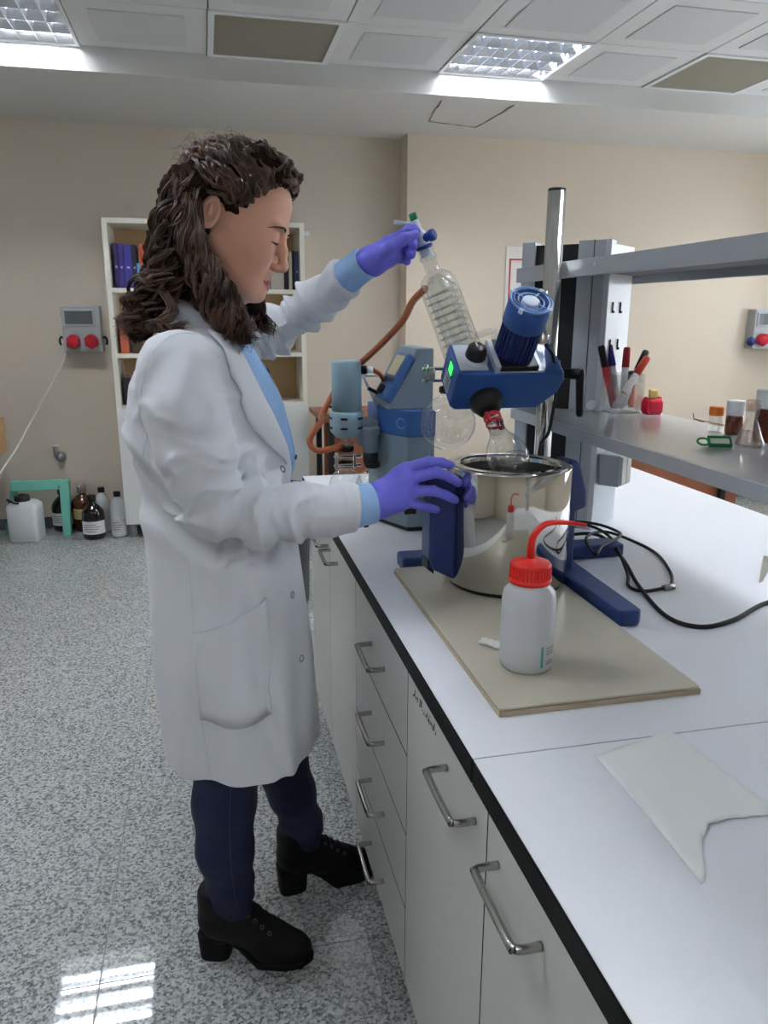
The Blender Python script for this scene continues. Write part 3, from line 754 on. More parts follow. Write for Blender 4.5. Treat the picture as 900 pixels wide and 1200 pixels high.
MB().box(px-0.042, px+0.042, py-0.04, py+0.04, ZS, ZS+0.003).build('base', 'clear_glass', t)
for a in ((px-0.042, px-0.039, py-0.04, py+0.04), (px+0.039, px+0.042, py-0.04, py+0.04), (px-0.039, px+0.039, py-0.04, py-0.037), (px-0.039, px+0.039, py+0.037, py+0.04)):
    MB().box(*a, ZS+0.003, ZS+0.1).build('wall', 'clear_glass', t)
pens = [((-0.02, 0.0), (-0.042, 0.01), 0.165, 'pen_red', 'pen_black', 'red capped marker leaning left in the pen holder'),
        ((-0.03, -0.02), (0.032, -0.012), 0.16, 'pen_white', 'pen_orange', 'white marker with red ends leaning right in the pen holder'),
        ((0.0, 0.01), (-0.012, 0.03), 0.165, 'pen_white', 'pen_blue', 'marker with tall blue cap in the pen holder'),
        ((-0.005, -0.01), (0.045, 0.012), 0.17, 'pen_white', 'pen_black', 'white marker with black cap leaning right in the pen holder'),
        ((0.015, 0.02), (0.022, 0.03), 0.155, 'pen_white', 'pen_red', 'marker with small red cap at the back of the pen holder'),
        ((0.028, -0.005), (0.03, 0.01), 0.095, 'pen_orange', 'pen_black', 'short pen with black tip at the right of the pen holder'),
        ((0.01, 0.025), (-0.025, 0.03), 0.2, 'pen_black', 'pen_black', 'thin dark stick rising above the markers in the pen holder')]
for (a, b, ln, c1, c2, lab) in pens:
    p0 = Vector((px+a[0], py+a[1], ZS+0.012)); p1 = Vector((px+b[0], py+b[1], ZS+0.1)); d = (p1-p0).normalized()
    rr = 0.0025 if ln == 0.2 else 0.009
    t = thing('marker_pen', p0, lab, 'pen', 'markers in the pen holder')
    MB().tube([p0+d*0.0, p0+d*0.006, p0+d*(ln*0.66)], [rr*0.6, rr, rr], 12).build('barrel', c1, t)
    MB().tube([p0+d*(ln*0.66), p0+d*(ln-0.004), p0+d*ln], [rr*1.12, rr*1.05, rr*0.8], 12).build('cap', c2, t)
    if c1 == 'pen_white': MB().tube([p0+d*0.002, p0+d*(ln*0.3)], [rr*0.7, rr*1.03], 12).build('grip', 'pen_orange' if c2 == 'pen_orange' else c1, t)
# red cube holder with yellow sponge
t = thing('sponge_holder', (1.11, 1.76, ZS), 'small red plastic holder on the shelf beside the pen holder', 'holder')
gx0, gy0 = 1.118, 1.79
stack([(rrect(0.018, 0.018, 0.006), 0), (rrect(0.0225, 0.021, 0.008), 0.008), (rrect(0.0225, 0.021, 0.008), 0.03), (rrect(0.018, 0.018, 0.006), 0.04)], T(gx0, gy0, ZS), 'cup', 'red_plastic', t)
for s in (-1, 1): MB().lathe([(0.004, -0.004), (0.0065, 0), (0.004, 0.004)], 10, axisM((gx0+s*0.02, gy0, ZS+0.039), (0, 1, 0)), closed=True).build('ear', 'red_plastic', t)
t = thing('sponge', (gx0, gy0, ZS+0.04), 'pale yellow sponge stuck in the small red holder', 'sponge')
MB().box(gx0-0.011, gx0+0.011, gy0-0.006, gy0+0.006, ZS+0.04, ZS+0.063).build('foam', 'yellow_foam', t, bevel=0.003)
def vial(name, x, y, r, h, mt, caph, capm, lab, wall=True, cap_r=1.05):
    t = thing(name, (x, y, ZS), lab, 'bottle', 'bottles on the shelf')
    hb = h-caph
    prof = [(0, 0.002), (r*0.9, 0.0), (r, 0.004), (r, hb*0.86), (r*0.85, hb), (r*0.82, hb+caph*0.6)]
    MB().lathe(prof, 24, T(x, y, ZS)).build('body', mt, t)
    MB().lathe([(r*cap_r*0.97, hb-0.001), (r*cap_r, hb+0.002), (r*cap_r, h-0.003), (r*cap_r*0.94, h), (0, h)], 28, T(x, y, ZS)).build('cap', capm, t)
    return t
vial('vial', 1.082, 1.478, 0.0145, 0.055, 'clear_glass', 0.018, 'cap_orange', 'small clear vial with orange cap on the shelf')
vial('brown_bottle', 1.098, 1.437, 0.018, 0.072, 'brown_glass', 0.03, 'cap_white', 'small brown glass bottle with white cap beside the orange capped vial')
vial('brown_bottle', 1.098, 1.335, 0.026, 0.105, 'brown_glass', 0.036, 'cap_white', 'larger brown glass bottle with white cap at the right edge of the shelf')
def erlen(x, y, s, lab):
    t = thing('conical_flask', (x, y, ZS), lab, 'flask', 'conical flasks on the shelf')
    MB().lathe([(0, 0.001), (0.026*s, 0), (0.028*s, 0.004*s), (0.026*s, 0.012*s), (0.011*s, 0.05*s), (0.01*s, 0.06*s), (0.0125*s, 0.062*s), (0.0125*s, 0.082*s), (0.013*s, 0.083*s)], 28, T(x, y, ZS)).build('flask_wall', 'clear_glass', t)
    MB().lathe([(0, 0.003), (0.0245*s, 0.003), (0.025*s, 0.008*s), (0.018*s, 0.03*s)], 28, T(x, y, ZS)).build('residue', 'tint_glass', t)
    MB().lathe([(0.0085*s, 0.07*s), (0.0135*s, 0.07*s), (0.014*s, 0.09*s), (0.008*s, 0.092*s), (0, 0.092*s)], 20, T(x, y, ZS)).build('stopper', 'tint_glass', t)
erlen(1.02, 1.285, 1.0, 'small clear conical flask in front of the brown bottles on the shelf')
erlen(1.045, 1.185, 1.0, 'clear conical flask cut by the right edge of the photo')
# green key-tag clip
t = thing('key_tag', (0.965, 1.30, ZS), 'small green plastic key tag lying at the shelf front', 'tag')
M = T(0.957, 1.302, ZS+0.0095) @ Matrix.Rotation(math.radians(-20), 4, 'Z') @ Matrix.Rotation(math.radians(38), 4, 'X')
ring = [M @ Vector((-0.022+0.011*math.cos(2*math.pi*k/20), 0.009*math.sin(2*math.pi*k/20), 0.0)) for k in range(21)]
MB().tube(ring, 0.0022, 8).build('loop', 'green_plastic', t)
fr = MB()
fr.box(-0.014, 0.03, 0.008, 0.012, -0.004, 0.005, 0, M); fr.box(-0.014, 0.03, -0.012, -0.008, -0.004, 0.005, 0, M); fr.box(0.026, 0.03, -0.008, 0.008, -0.004, 0.005, 0, M); fr.box(-0.014, -0.01, -0.008, 0.008, -0.004, 0.005, 0, M)
fr.build('tag_frame', 'green_plastic', t, bevel=0.001)
MB().box(-0.01, 0.026, -0.008, 0.008, -0.001, 0.002, 0, M).build('name_card', 'paper', t)
tag(MB().tube(spline([(1.146, 1.655, ZS+0.018), (1.148, 1.65, ZS+0.003), (1.142, 1.635, ZS+0.006), (1.144, 1.62, ZS+0.002), (1.14, 1.60, ZS+0.004)], 5), 0.001, 6).build('wire_scrap', 'dark_metal'), 'tiny bent dark wire lying at the back edge of the shelf', 'wire')

# ------------------------------------------------------------------ ceramic board, bath, wash bottle, paper
mat('ceramic', (196, 190, 172), 0.28, var=0.03, vscale=15); mat('ceramic_edge', (176, 162, 138), 0.6, var=0.08, vscale=40)
t = thing('ceramic_board', (0.56, 1.29, ZB), 'beige ceramic slab on the bench under the heating bath', 'board')
MB().box(0.392, 0.728, 0.957, 1.622, ZB, ZB+0.009).build('body', 'ceramic_edge', t, bevel=0.001)
MB().box(0.3935, 0.7265, 0.9585, 1.6205, ZB+0.009, ZB+0.0145).build('glazed_face', 'ceramic', t, bevel=0.003, seg=3)
ZT = ZB+0.0145
mat('steel', (206, 204, 198), 0.07, metal=1.0); mat('steel_dull', (150, 148, 142), 0.3, metal=1.0); mat('bath_blue', (36, 52, 108), 0.42); mat('bath_panel', (92, 108, 138), 0.45)
glassmat('water', (0.72, 0.74, 0.72), 0.06)
PX, PY, PR = 0.610, 1.494, 0.131
t = thing('heating_bath', (PX, PY, ZT), 'polished steel heating bath with blue handles on the ceramic slab under her right hand', 'heating bath')
o = T(PX, PY, 0); zr = 1.118
MB().lathe([(0, ZT+0.006), (PR-0.008, ZT+0.006), (PR, ZT+0.014), (PR, zr-0.004), (PR-0.002, zr), (PR-0.026, zr+0.001), (PR-0.03, zr-0.006), (PR-0.03, ZT+0.03), (0, ZT+0.03)], 64, o).build('steel_tub', 'steel', t)
MB().lathe([(0, ZT+0.0), (PR-0.01, ZT+0.0), (PR-0.01, ZT+0.006), (0, ZT+0.006)], 48, o).build('base_ring', 'black_plastic', t)
MB().lathe([(PR-0.0305, ZT+0.035), (PR-0.0305, zr-0.012)], 48, o).build('inner_wall', 'steel_dull', t)
MB().lathe([(0, 1.088), (PR-0.031, 1.088)], 40, o).build('water_surface', 'water', t)
# left handle / control column, facing the front edge of the bench
a = math.radians(184); dv = Vector((math.cos(a), math.sin(a), 0)); sv = Vector((-dv.y, dv.x, 0)); ctr = Vector((PX, PY, 0))
def hcol(dv, sv, prof, wdt, name, mt, bev=0.006):
    m = MB(); m.prism(prof, -wdt, wdt, lambda p, q: ctr+dv*p[0]+sv*q+Vector((0, 0, p[1])))
    return m.build(name, mt, t, bevel=bev)
hcol(dv, sv, [(PR-0.004, 0.878), (PR+0.045, 0.905), (PR+0.052, 0.925), (PR+0.052, 1.06), (PR+0.062, 1.075), (PR+0.062, 1.1), (PR+0.02, 1.108), (PR-0.004, 1.10)], 0.027, 'control_handle', 'bath_blue')
hcol(dv, sv, [(PR+0.046, 0.93), (PR+0.0545, 0.93), (PR+0.0545, 1.05), (PR+0.046, 1.05)], 0.021, 'control_panel', 'bath_panel', 0.002)
hcol(dv, sv, [(PR+0.04, 0.893), (PR+0.055, 0.905), (PR+0.0555, 0.926), (PR+0.04, 0.926)], 0.018, 'socket_recess', 'black_plastic', 0.001)
a = math.radians(8); dw = Vector((math.cos(a), math.sin(a), 0)); sw = Vector((-dw.y, dw.x, 0))
hcol(dw, sw, [(PR-0.004, 0.865), (PR+0.028, 0.865), (PR+0.026, 1.005), (PR+0.052, 1.012), (PR+0.05, 1.05), (PR+0.033, 1.10), (PR+0.022, 1.118), (PR+0.006, 1.122), (PR-0.004, 1.105)], 0.028, 'rear_handle', 'bath_blue')

mat('wash_plastic', (222, 225, 228), 0.35, trans=0.25, sss=0.0); mat('red_cap', (222, 34, 22), 0.4); mat('teal_print', (92, 170, 176), 0.5)
wx, wy = 0.4875, 1.085
t = thing('wash_bottle', (wx, wy, ZT), 'milky plastic wash bottle with red cap and bent red spout on the ceramic slab', 'wash bottle')
MB().lathe([(0, 0.003), (0.036, 0.0), (0.042, 0.005), (0.0435, 0.015), (0.0435, 0.118), (0.041, 0.131), (0.033, 0.14), (0.03, 0.143), (0.03, 0.15)], 40, T(wx, wy, ZT)).build('body', 'wash_plastic', t)
cap = MB().lathe([(0.0, 0.146), (0.0325, 0.146), (0.0345, 0.149), (0.0345, 0.152), (0.0325, 0.154), (0.0325, 0.176), (0.030, 0.18), (0.013, 0.183), (0.0105, 0.186), (0, 0.186)], 40, T(wx, wy, ZT)).build('screw_cap', 'red_cap', t)
m = MB()
for k in range(36): m.box(0.031, 0.0335, -0.0012, 0.0012, 0.155, 0.175, 0, T(wx, wy, ZT) @ Matrix.Rotation(2*math.pi*k/36, 4, 'Z'))
m.build('cap_ridges', 'red_cap', cap)['kind'] = 'stuff'
sp_ = spline([(wx, wy, ZT+0.18), (wx-0.001, wy, ZT+0.205), (wx+0.004, wy, ZT+0.225), (wx+0.02, wy-0.001, ZT+0.24), (wx+0.042, wy-0.003, ZT+0.243), (wx+0.066, wy-0.005, ZT+0.2405), (wx+0.088, wy-0.007, ZT+0.237)], 6)
MB().tube(sp_, [0.0068-0.0042*(k/(len(sp_)-1))**1.2 for k in range(len(sp_))], 14).build('spout', 'red_cap', t)
def curved(x, y, r, z0, z1, a0, a1, k=8):
    vs = []
    for q in range(k+1):
        a = math.radians(a0+(a1-a0)*q/k); vs += [(x+r*math.cos(a), y+r*math.sin(a), z0), (x+r*math.cos(a), y+r*math.sin(a), z1)]
    return vs, [(2*q, 2*q+2, 2*q+3, 2*q+1) for q in range(k)]
lb = MB().add(*curved(wx, wy, 0.0438, ZT+0.014, ZT+0.05, 278, 326), 0, True).build('paper_label', 'label_white', t)
MB().add(*curved(wx, wy, 0.0441, ZT+0.014, ZT+0.05, 278, 284, 3), 0, True).build('teal_stripe', 'teal_print', lb)
m = MB()
for zz, a1 in ((0.018, 318), (0.022, 312), (0.034, 322), (0.039, 316), (0.044, 320)): m.add(*curved(wx, wy, 0.0441, ZT+zz, ZT+zz+0.0018, 292, a1, 4), 0, True)
m.build('label_print', 'print_grey', lb)

# crumpled tissue
mat('tissue', (226, 226, 222), 0.85)
g_ = Grid((0.43, 1.13, ZT-0.005), (0.5, 1.23, ZT+0.03), 0.0022)
for p, r_ in (((0.446, 1.177, ZT+0.005), 0.006), ((0.456, 1.172, ZT+0.006), 0.007), ((0.464, 1.162, ZT+0.006), 0.008), ((0.468, 1.153, ZT+0.005), 0.007), ((0.45, 1.182, ZT+0.008), 0.004)): g_.ell(p, (r_*1.4, r_, r_*0.7), 0.004)
g_.displace((0.43, 1.13, 0), (0.5, 1.23, 2), lambda X, Y, Z: 0.0014*np.sin(X*700+Y*420)*np.sin(Y*610-Z*300))
V, Q = g_.mesh(0); tag(npmesh('tissue_scrap', V, Q, 'tissue', None, False), 'small crumpled white tissue scrap left of the wash bottle', 'tissue')
# torn paper sheet on the near worktop
mat('sheet', (238, 240, 238), 0.75)
def inside_torn(u, v):
    return True
nu, nv = 22, 26
P0, P1 = Vector((0.481, 0.832, 0)), Vector((0.614, 0.866, 0))        # far edge
E0, E1 = Vector((0.474, 0.588, 0)), Vector((0.636, 0.668, 0))        # near edge corners
vs = []; fs = []
torn = [0.0, 0.0, 0.02, 0.06, 0.085, 0.11, 0.135, 0.15, 0.16, 0.165, 0.16, 0.155, 0.15, 0.14, 0.13, 0.115, 0.10, 0.085, 0.065, 0.045, 0.03, 0.01, 0.0]
for i in range(nu+1):
    u = i/nu; a = P0.lerp(P1, u); b = E0.lerp(E1, u)
    for j in range(nv+1):
        v = j/nv*(1-torn[i]*1.25+0.012*random.uniform(-1, 1)*(torn[i] > 0.02))
        p = a.lerp(b, v)
        z = 0.8456+0.0016*abs(math.sin(u*5.2+v*3))+0.004*math.exp(-((u-0.03)/0.05)**2)*math.sin(min(1, v)*3.1)+0.002*math.exp(-((u-1)/0.08)**2)+0.004*max(0, v-0.55)*torn[i]*6
        vs.append((p.x, p.y, z))
for i in range(nu):
    for j in range(nv):
        q = i*(nv+1)+j; fs.append((q, q+nv+1, q+nv+2, q+1))
o = MB().add(vs, fs, 0, True).build('paper_sheet', 'sheet'); s_ = o.modifiers.new('solid', 'SOLIDIFY'); s_.thickness = 0.0006; s_.offset = 1
tag(o, 'torn white paper sheet lying on the near worktop', 'paper')
# tweezer tip at the right edge
tag(MB().prism([(1.168, 1.385), (1.185, 1.392), (1.33, 1.53), (1.31, 1.55)], ZB+0.0005, ZB+0.004, lambda p, q: (p[0], p[1], q)).build('spatula', 'steel_brushed', None, bevel=0.001), 'pointed steel spatula tip at the right edge of the bench', 'spatula')
# ------------------------------------------------------------------ rotary evaporator
mat('rv_blue', (46, 88, 156), 0.38, coat=0.15); mat('rv_dark', (30, 50, 104), 0.45); mat('chrome', (224, 222, 216), 0.09, metal=1.0); mat('silver_plate', (196, 202, 210), 0.35, metal=0.4); mat('white_disc', (220, 232, 248), 0.4); mat('rv_light', (128, 164, 208), 0.35)
mat('green_led', (30, 190, 60), 0.4, emit=(40, 220, 70), estr=1.2); mat('green_plug', (0, 120, 78), 0.35); mat('blue_plug', (26, 62, 150), 0.35); mat('red_clip', (206, 26, 42), 0.35); mat('ptfe', (224, 232, 232), 0.45); mat('base_blue', (40, 62, 118), 0.42); mat('rubber', (18, 18, 19), 0.6)
glassmat('lab_glass', (0.955, 0.968, 0.965), 0.09); glassmat('coil_glass', (0.92, 0.935, 0.93), 0.10, 0.05)
rv = thing('rotary_evaporator', (0.78, 1.66, ZB), 'blue rotary evaporator with tilted motor, chrome column and glass condenser on the bench', 'rotary evaporator')
MB().box(0.415, 0.975, 1.626, 1.69, ZB, ZB+0.033).build('cross_bar', 'base_blue', rv, bevel=0.006)
MB().prism([(0.731, 1.66), (0.733, 1.235), (0.742, 1.224), (0.778, 1.224), (0.787, 1.235), (0.80, 1.66)], ZB, ZB+0.032, lambda p, q: (p[0], p[1], q)).build('foot_bar', 'base_blue', rv, bevel=0.006)
MB().cyl((0.781, 1.705, ZB), (0.781, 1.705, 1.688), 0.0205, 32).build('column', 'chrome', rv)
MB().cyl((0.781, 1.705, 1.688), (0.781, 1.705, 1.694), 0.0205, 32, 0, 0.019).build('column_cap', 'dark_metal', rv)
B = Vector((0.505, 1.597, 1.218)); U = Vector((0, -0.616, 0.788)); D_ = Vector((0, 0.788, 0.616))
def L3(x, u, d): return B+Vector((x, 0, 0))+U*u+D_*d
HM = Matrix(((1, D_.x, U.x, B.x), (0, D_.y, U.y, B.y), (0, D_.z, U.z, B.z), (0, 0, 0, 1)))        # local (x, depth, up)
MB().prism([(0.0, 0.012), (0.014, 0.0), (0.205, 0.0), (0.24, 0.045), (0.245, 0.085), (0.236, 0.108), (0.0, 0.108)], 0.0, 0.095, lambda p, q: L3(p[0], p[1], q)).build('head', 'rv_blue', rv, bevel=0.006, seg=3)
MB().box(0.006, 0.068, 0.008, 0.088, 0.1075, 0.1092, 0, HM).build('control_plate', 'silver_plate', rv, bevel=0.0005)
MB().lathe([(0.029, 0), (0.028, 0.003), (0.024, 0.006), (0, 0.006)], 28, HM @ T(0.046, 0.045, 0.109)).build('knob_skirt', 'silver_plate', rv)
kn = MB().lathe([(0.022, 0.005), (0.022, 0.012), (0.0205, 0.025), (0.0185, 0.029), (0, 0.029)], 28, HM @ T(0.046, 0.045, 0.109)).build('speed_knob', 'black_plastic', rv)
MB().box(-0.002, 0.002, 0.004, 0.016, 0.0288, 0.0296, 0, HM @ T(0.046, 0.045, 0.109)).build('pointer', 'white_metal', kn)
MB().box(-0.0006, 0.001, 0.03, 0.06, 0.066, 0.098, 0, HM).build('switch_frame', 'black_plastic', rv)
MB().box(-0.002, 0.001, 0.034, 0.054, 0.070, 0.094, 0, HM).build('power_switch', 'green_led', rv)
MB().box(-0.0006, 0.001, 0.03, 0.07, 0.022, 0.06, 0, HM).build('rating_plate', 'silver_plate', rv)
m = MB()
for k in range(6): m.box(-0.0012, 0.0, 0.034, 0.05+0.004*(k % 3), 0.027+0.005*k, 0.029+0.005*k, 0, HM)
m.build('plate_print', 'print_grey', rv)
# bracket and motor
MB().box(0.078, 0.09, 0.0, 0.088, 0.105, 0.125, 0, HM).build('bracket', 'silver_plate', rv, bevel=0.002)
MB().box(0.09, 0.19, 0.002, 0.088, 0.106, 0.1095, 0, HM).build('motor_plate', 'silver_plate', rv)
MM = HM @ T(0.13, 0.048, 0.108) @ Matrix.Diagonal((1.1, 1.1, 1.0, 1))
MB().box(-0.042, 0.042, -0.042, 0.04, 0.0, 0.014, 0, MM).build('motor_flange', 'black_plastic', rv, bevel=0.003)
mot = MB().lathe([(0.0335, 0.012), (0.0335, 0.098)], 40, MM).build('motor_body', 'rv_dark', rv)
m = MB()
for k in range(26):
    m.box(-0.0012, 0.0012, 0.032, 0.0385, 0.014, 0.094, 0, MM @ Matrix.Rotation(2*math.pi*k/26, 4, 'Z'))
m.build('cooling_fins', 'rv_dark', mot)
cowl = MB().lathe([(0.036, 0.09), (0.0405, 0.092), (0.0405, 0.140), (0.039, 0.146), (0.034, 0.149), (0.031, 0.149), (0.031, 0.136), (0, 0.136)], 44, MM).build('fan_cowl', 'rv_blue', rv)
MB().lathe([(0.017, 0.136), (0.0165, 0.146), (0.014, 0.148), (0, 0.148)], 28, MM).build('centre_disc', 'white_disc', cowl)
m = MB()
m.lathe([(0.0225, 0.1445), (0.0245, 0.147), (0.0265, 0.1445), (0.0245, 0.142)], 40, MM, closed=True)
for k in range(4): m.box(0.015, 0.034, -0.0014, 0.0014, 0.141, 0.147, 0, MM @ Matrix.Rotation(math.pi/4+k*math.pi/2, 4, 'Z'))
m.lathe([(0.036, 0.1475), (0.0385, 0.1505), (0.041, 0.1475), (0.0385, 0.1445)], 44, MM, closed=True)  # lighter outer ring, painting a highlight along the cowl rim
m.build('grille_and_highlight', 'rv_light', cowl)
for k in range(4): MB().box(0.036, 0.0425, -0.004, 0.004, 0.14, 0.1495, 0, MM @ Matrix.Rotation(math.pi/4+k*math.pi/2, 4, 'Z')).build('cowl_clip', 'white_disc', cowl)
MB().tube(spline([(0.69, 1.52, 1.36), (0.72, 1.545, 1.335), (0.757, 1.60, 1.271), (0.772, 1.64, 1.212), (0.77, 1.655, 1.154), (0.757, 1.668, 1.117), (0.763, 1.672, 1.0), (0.80, 1.675, 0.89)], 6), 0.0038, 10).build('motor_cable', 'rubber', rv)
# arm to the column
MB().box(0.72, 0.765, 1.63, 1.73, 1.262, 1.312).build('column_arm', 'rv_dark', rv, bevel=0.004)
MB().lathe([(0.0212, -0.03), (0.03, -0.03), (0.03, 0.03), (0.0212, 0.03)], 28, T(0.781, 1.705, 1.287)).build('clamp_ring', 'black_plastic', rv)
MB().cyl((0.805, 1.69, 1.287), (0.85, 1.68, 1.287), 0.013).build('clamp_screw', 'black_plastic', rv)
MB().tube([(0.852, 1.68, 1.296), (0.855, 1.68, 1.28), (0.857, 1.68, 1.23), (0.859, 1.68, 1.192), (0.859, 1.68, 1.186)], [0.009, 0.0115, 0.0095, 0.009, 0.006], 12).build('clamp_lever', 'black_plastic', rv)
# collar, clip and evaporating flask
S0 = Vector((0.583, 1.578, 1.243)); fd = (Vector((0.592, 1.457, 1.136))-S0).normalized(); FM = axisM(S0, fd)
MB().lathe([(0, -0.02), (0.036, -0.02), (0.036, 0.012), (0.03, 0.022), (0.026, 0.03), (0.018, 0.034), (0, 0.034)], 32, FM).build('rubber_collar', 'rubber', rv)
MB().lathe([(0.013, 0.03), (0.014, 0.05), (0.016, 0.055), (0.0165, 0.075), (0.0165, 0.09)], 24, FM).build('joint', 'ptfe' if False else 'coil_glass', rv)
cl_ = MB().lathe([(0.017, 0.046), (0.0195, 0.048), (0.0195, 0.055), (0.0175, 0.057)], 24, FM).lathe([(0.017, 0.063), (0.0195, 0.065), (0.0195, 0.069), (0.0175, 0.071)], 24, FM).build('joint_clip', 'red_clip', rv)
MB().box(-0.006, 0.006, -0.03, -0.017, 0.046, 0.072, 0, FM @ Matrix.Rotation(math.radians(55), 4, 'Z')).build('clip_tab', 'red_clip', cl_, bevel=0.002)
MB().box(-0.004, 0.004, 0.016, 0.024, 0.046, 0.07, 0, FM @ Matrix.Rotation(math.radians(55), 4, 'Z')).build('clip_tab', 'red_clip', cl_, bevel=0.002)
fl_prof = [(0.0175, 0.07), (0.0178, 0.092), (0.022, 0.104), (0.033, 0.122), (0.041, 0.142), (0.0435, 0.162), (0.040, 0.182), (0.030, 0.197), (0.015, 0.205), (0, 0.206)]
MB().lathe(fl_prof, 40, FM).build('evaporating_flask', 'lab_glass', rv)
MB().lathe([(0.0355, 0.172), (0.0385, 0.172), (0.0385, 0.182), (0.029, 0.195), (0.015, 0.203), (0, 0.204)], 32, FM).build('flask_residue', 'coil_glass', rv)
# condenser
YC = 1.715
c0 = Vector((0.597, YC, 1.283)); c1 = Vector((0.456, YC, 1.618)); cd = (c1-c0).normalized(); CM = axisM(c0, cd, (0, 1, 0))
LC = (c1-c0).length
MB().lathe([(0.0, 0.002), (0.02, 0.0), (0.036, 0.008), (0.0445, 0.026), (0.0455, 0.05), (0.043, 0.20), (0.041, 0.222), (0.034, 0.238), (0.022, 0.247), (0.016, 0.25), (0.0155, 0.276), (0.0175, 0.279), (0.0175, 0.30)], 44, CM).build('condenser_jacket', 'lab_glass', rv)
MB().lathe([(0.015, 0.02), (0.031, 0.03), (0.031, 0.215), (0.012, 0.24)], 36, CM).build('condenser_inner', 'coil_glass', rv)
hel = [CM @ Vector((0.0365*math.cos(k*0.42), 0.0365*math.sin(k*0.42), 0.045+0.165*k/150)) for k in range(151)]
MB().tube(hel, 0.0024, 8).build('cooling_coil', 'coil_glass', rv)
MB().lathe([(0.018, 0.276), (0.0195, 0.279), (0.0195, 0.284), (0.018, 0.287)], 24, CM).build('joint_rim', 'coil_glass', rv)
MB().lathe([(0.013, 0.285), (0.0145, 0.30), (0.015, 0.33), (0.012, 0.337), (0.009, 0.345), (0.009, 0.365)], 24, CM).build('stopcock_body', 'ptfe', rv)
g0 = CM @ Vector((0, 0, 0.362))
MB().cyl(g0, g0+cd*0.018, 0.0085, 20).build('green_plug', 'green_plug', rv)
MB().cyl(g0-cd*0.008, g0-cd*0.008+Vector((-0.05, -0.005, 0.004)), 0.0048, 14).build('side_tube', 'ptfe', rv)
b0 = CM @ Vector((0, 0, 0.322))
bdir = Vector((0.55, -0.75, 0.25)).normalized()
MB().lathe([(0.0, 0.0), (0.010, 0.0), (0.010, 0.016), (0.0075, 0.018), (0.0075, 0.022), (0.0125, 0.024), (0.0125, 0.034), (0, 0.035)], 20, axisM(b0, bdir)).build('blue_valve', 'blue_plug', rv)
MB().lathe([(0.0165, -0.004), (0.02, 0), (0.0165, 0.004)], 28, CM @ T(0, 0, 0.305), closed=True).build('blue_ring', 'blue_plug', rv)
q0 = CM @ Vector((0, 0, 0.085)); 
MB().tube(spline([q0+Vector((0.036, -0.01, 0.012)), q0+Vector((0.06, -0.012, 0.02)), q0+Vector((0.078, -0.012, 0.024)), q0+Vector((0.082, -0.012, 0.012)), q0+Vector((0.08, -0.012, -0.02))], 5), 0.0075, 14).build('side_port', 'lab_glass', rv)
# outlet and receiving flask
RC = Vector((0.552, 1.745, 1.171))
MB().tube(spline([c0+cd*0.01, Vector((0.592, 1.735, 1.262)), Vector((0.572, 1.744, 1.247)), RC+Vector((0.004, 0, 0.06))], 6), 0.014, 18, 0, False).build('outlet_tube', 'lab_glass', rv)
rf = thing('receiving_flask', RC-Vector((0, 0, 0.066)), 'round clear receiving flask hanging behind the steel bath', 'flask')
MB().lathe([(0, -0.066)]+[(0.066*math.sin(math.radians(a)), -0.066*math.cos(math.radians(a))) for a in range(8, 164, 6)]+[(0.0185, 0.068), (0.018, 0.085), (0.02, 0.087)], 48, T(*RC)).build('flask_wall', 'lab_glass', rf)
MB().lathe([(0.0195, 0.07), (0.023, 0.073), (0.023, 0.083), (0.0205, 0.086)], 24, T(*RC)).build('neck_clip', 'rubber', rf)
# chrome spring clamp left of the head
t = thing('glass_clamp', (0.477, 1.685, 1.275), 'small chrome screw clamp sticking out left of the blue evaporator head', 'clamp')
MB().box(0.468, 0.56, 1.675, 1.685, 1.299, 1.307).box(0.468, 0.56, 1.675, 1.685, 1.273, 1.280).box(0.532, 0.56, 1.675, 1.70, 1.28, 1.299).build('jaw', 'chrome', t, bevel=0.002)
MB().cyl((0.478, 1.68, 1.27), (0.478, 1.68, 1.312), 0.005).cyl((0.492, 1.68, 1.276), (0.492, 1.68, 1.304), 0.007).build('screw', 'steel_dull', t)

# ------------------------------------------------------------------ vacuum pump station
mat('pump_grey', (122, 140, 152), 0.5); mat('pump_light', (142, 170, 182), 0.5); mat('pump_blue', (54, 94, 152), 0.42); mat('lcd', (196, 188, 150), 0.35); mat('hose_orange', (172, 92, 52), 0.35, coat=0.2); mat('hose_clear', (224, 226, 226), 0.3, trans=0.3); mat('logo_pale', (150, 176, 210), 0.5)
vp = thing('vacuum_pump', (0.54, 2.06, ZB), 'grey blue vacuum pump station with tilted display standing behind the steel bath', 'vacuum pump')
foot = [(0.452, 2.07), (0.507, 1.952), (0.582, 1.952), (0.582, 2.2), (0.452, 2.2)]
def pf(z0, z1, name, mt, grow=0.0, bev=0.003):
    cx, cy = 0.52, 2.07
    return MB().prism([(p[0]+(grow if p[0] > cx else -grow), p[1]+(grow if p[1] > cy else -grow)) for p in foot], z0, z1, lambda p, q: (p[0], p[1], q)).build(name, mt, vp, bevel=bev)
pf(ZB+0.0, ZB+0.012, 'base', 'black_plastic', -0.004)
pf(ZB+0.012, 1.105, 'body', 'pump_grey'); pf(1.105, 1.175, 'blue_band', 'pump_blue', 0.002)
MB().prism([(0.462, 1.175), (0.585, 1.175), (0.585, 1.335), (0.54, 1.335), (0.468, 1.20)], 1.985, 2.19, lambda p, q: (p[0], q, p[1])).build('upper_body', 'pump_grey', vp, bevel=0.004)
MB().tube([(0.494+0.009*math.cos(2*math.pi*k/20)*0.9, 1.9735-0.0+0.009*math.cos(2*math.pi*k/20)*-1.7, 1.14+0.013*math.sin(2*math.pi*k/20)) for k in range(21)], 0.0009, 5).build('round_logo', 'logo_pale', vp)
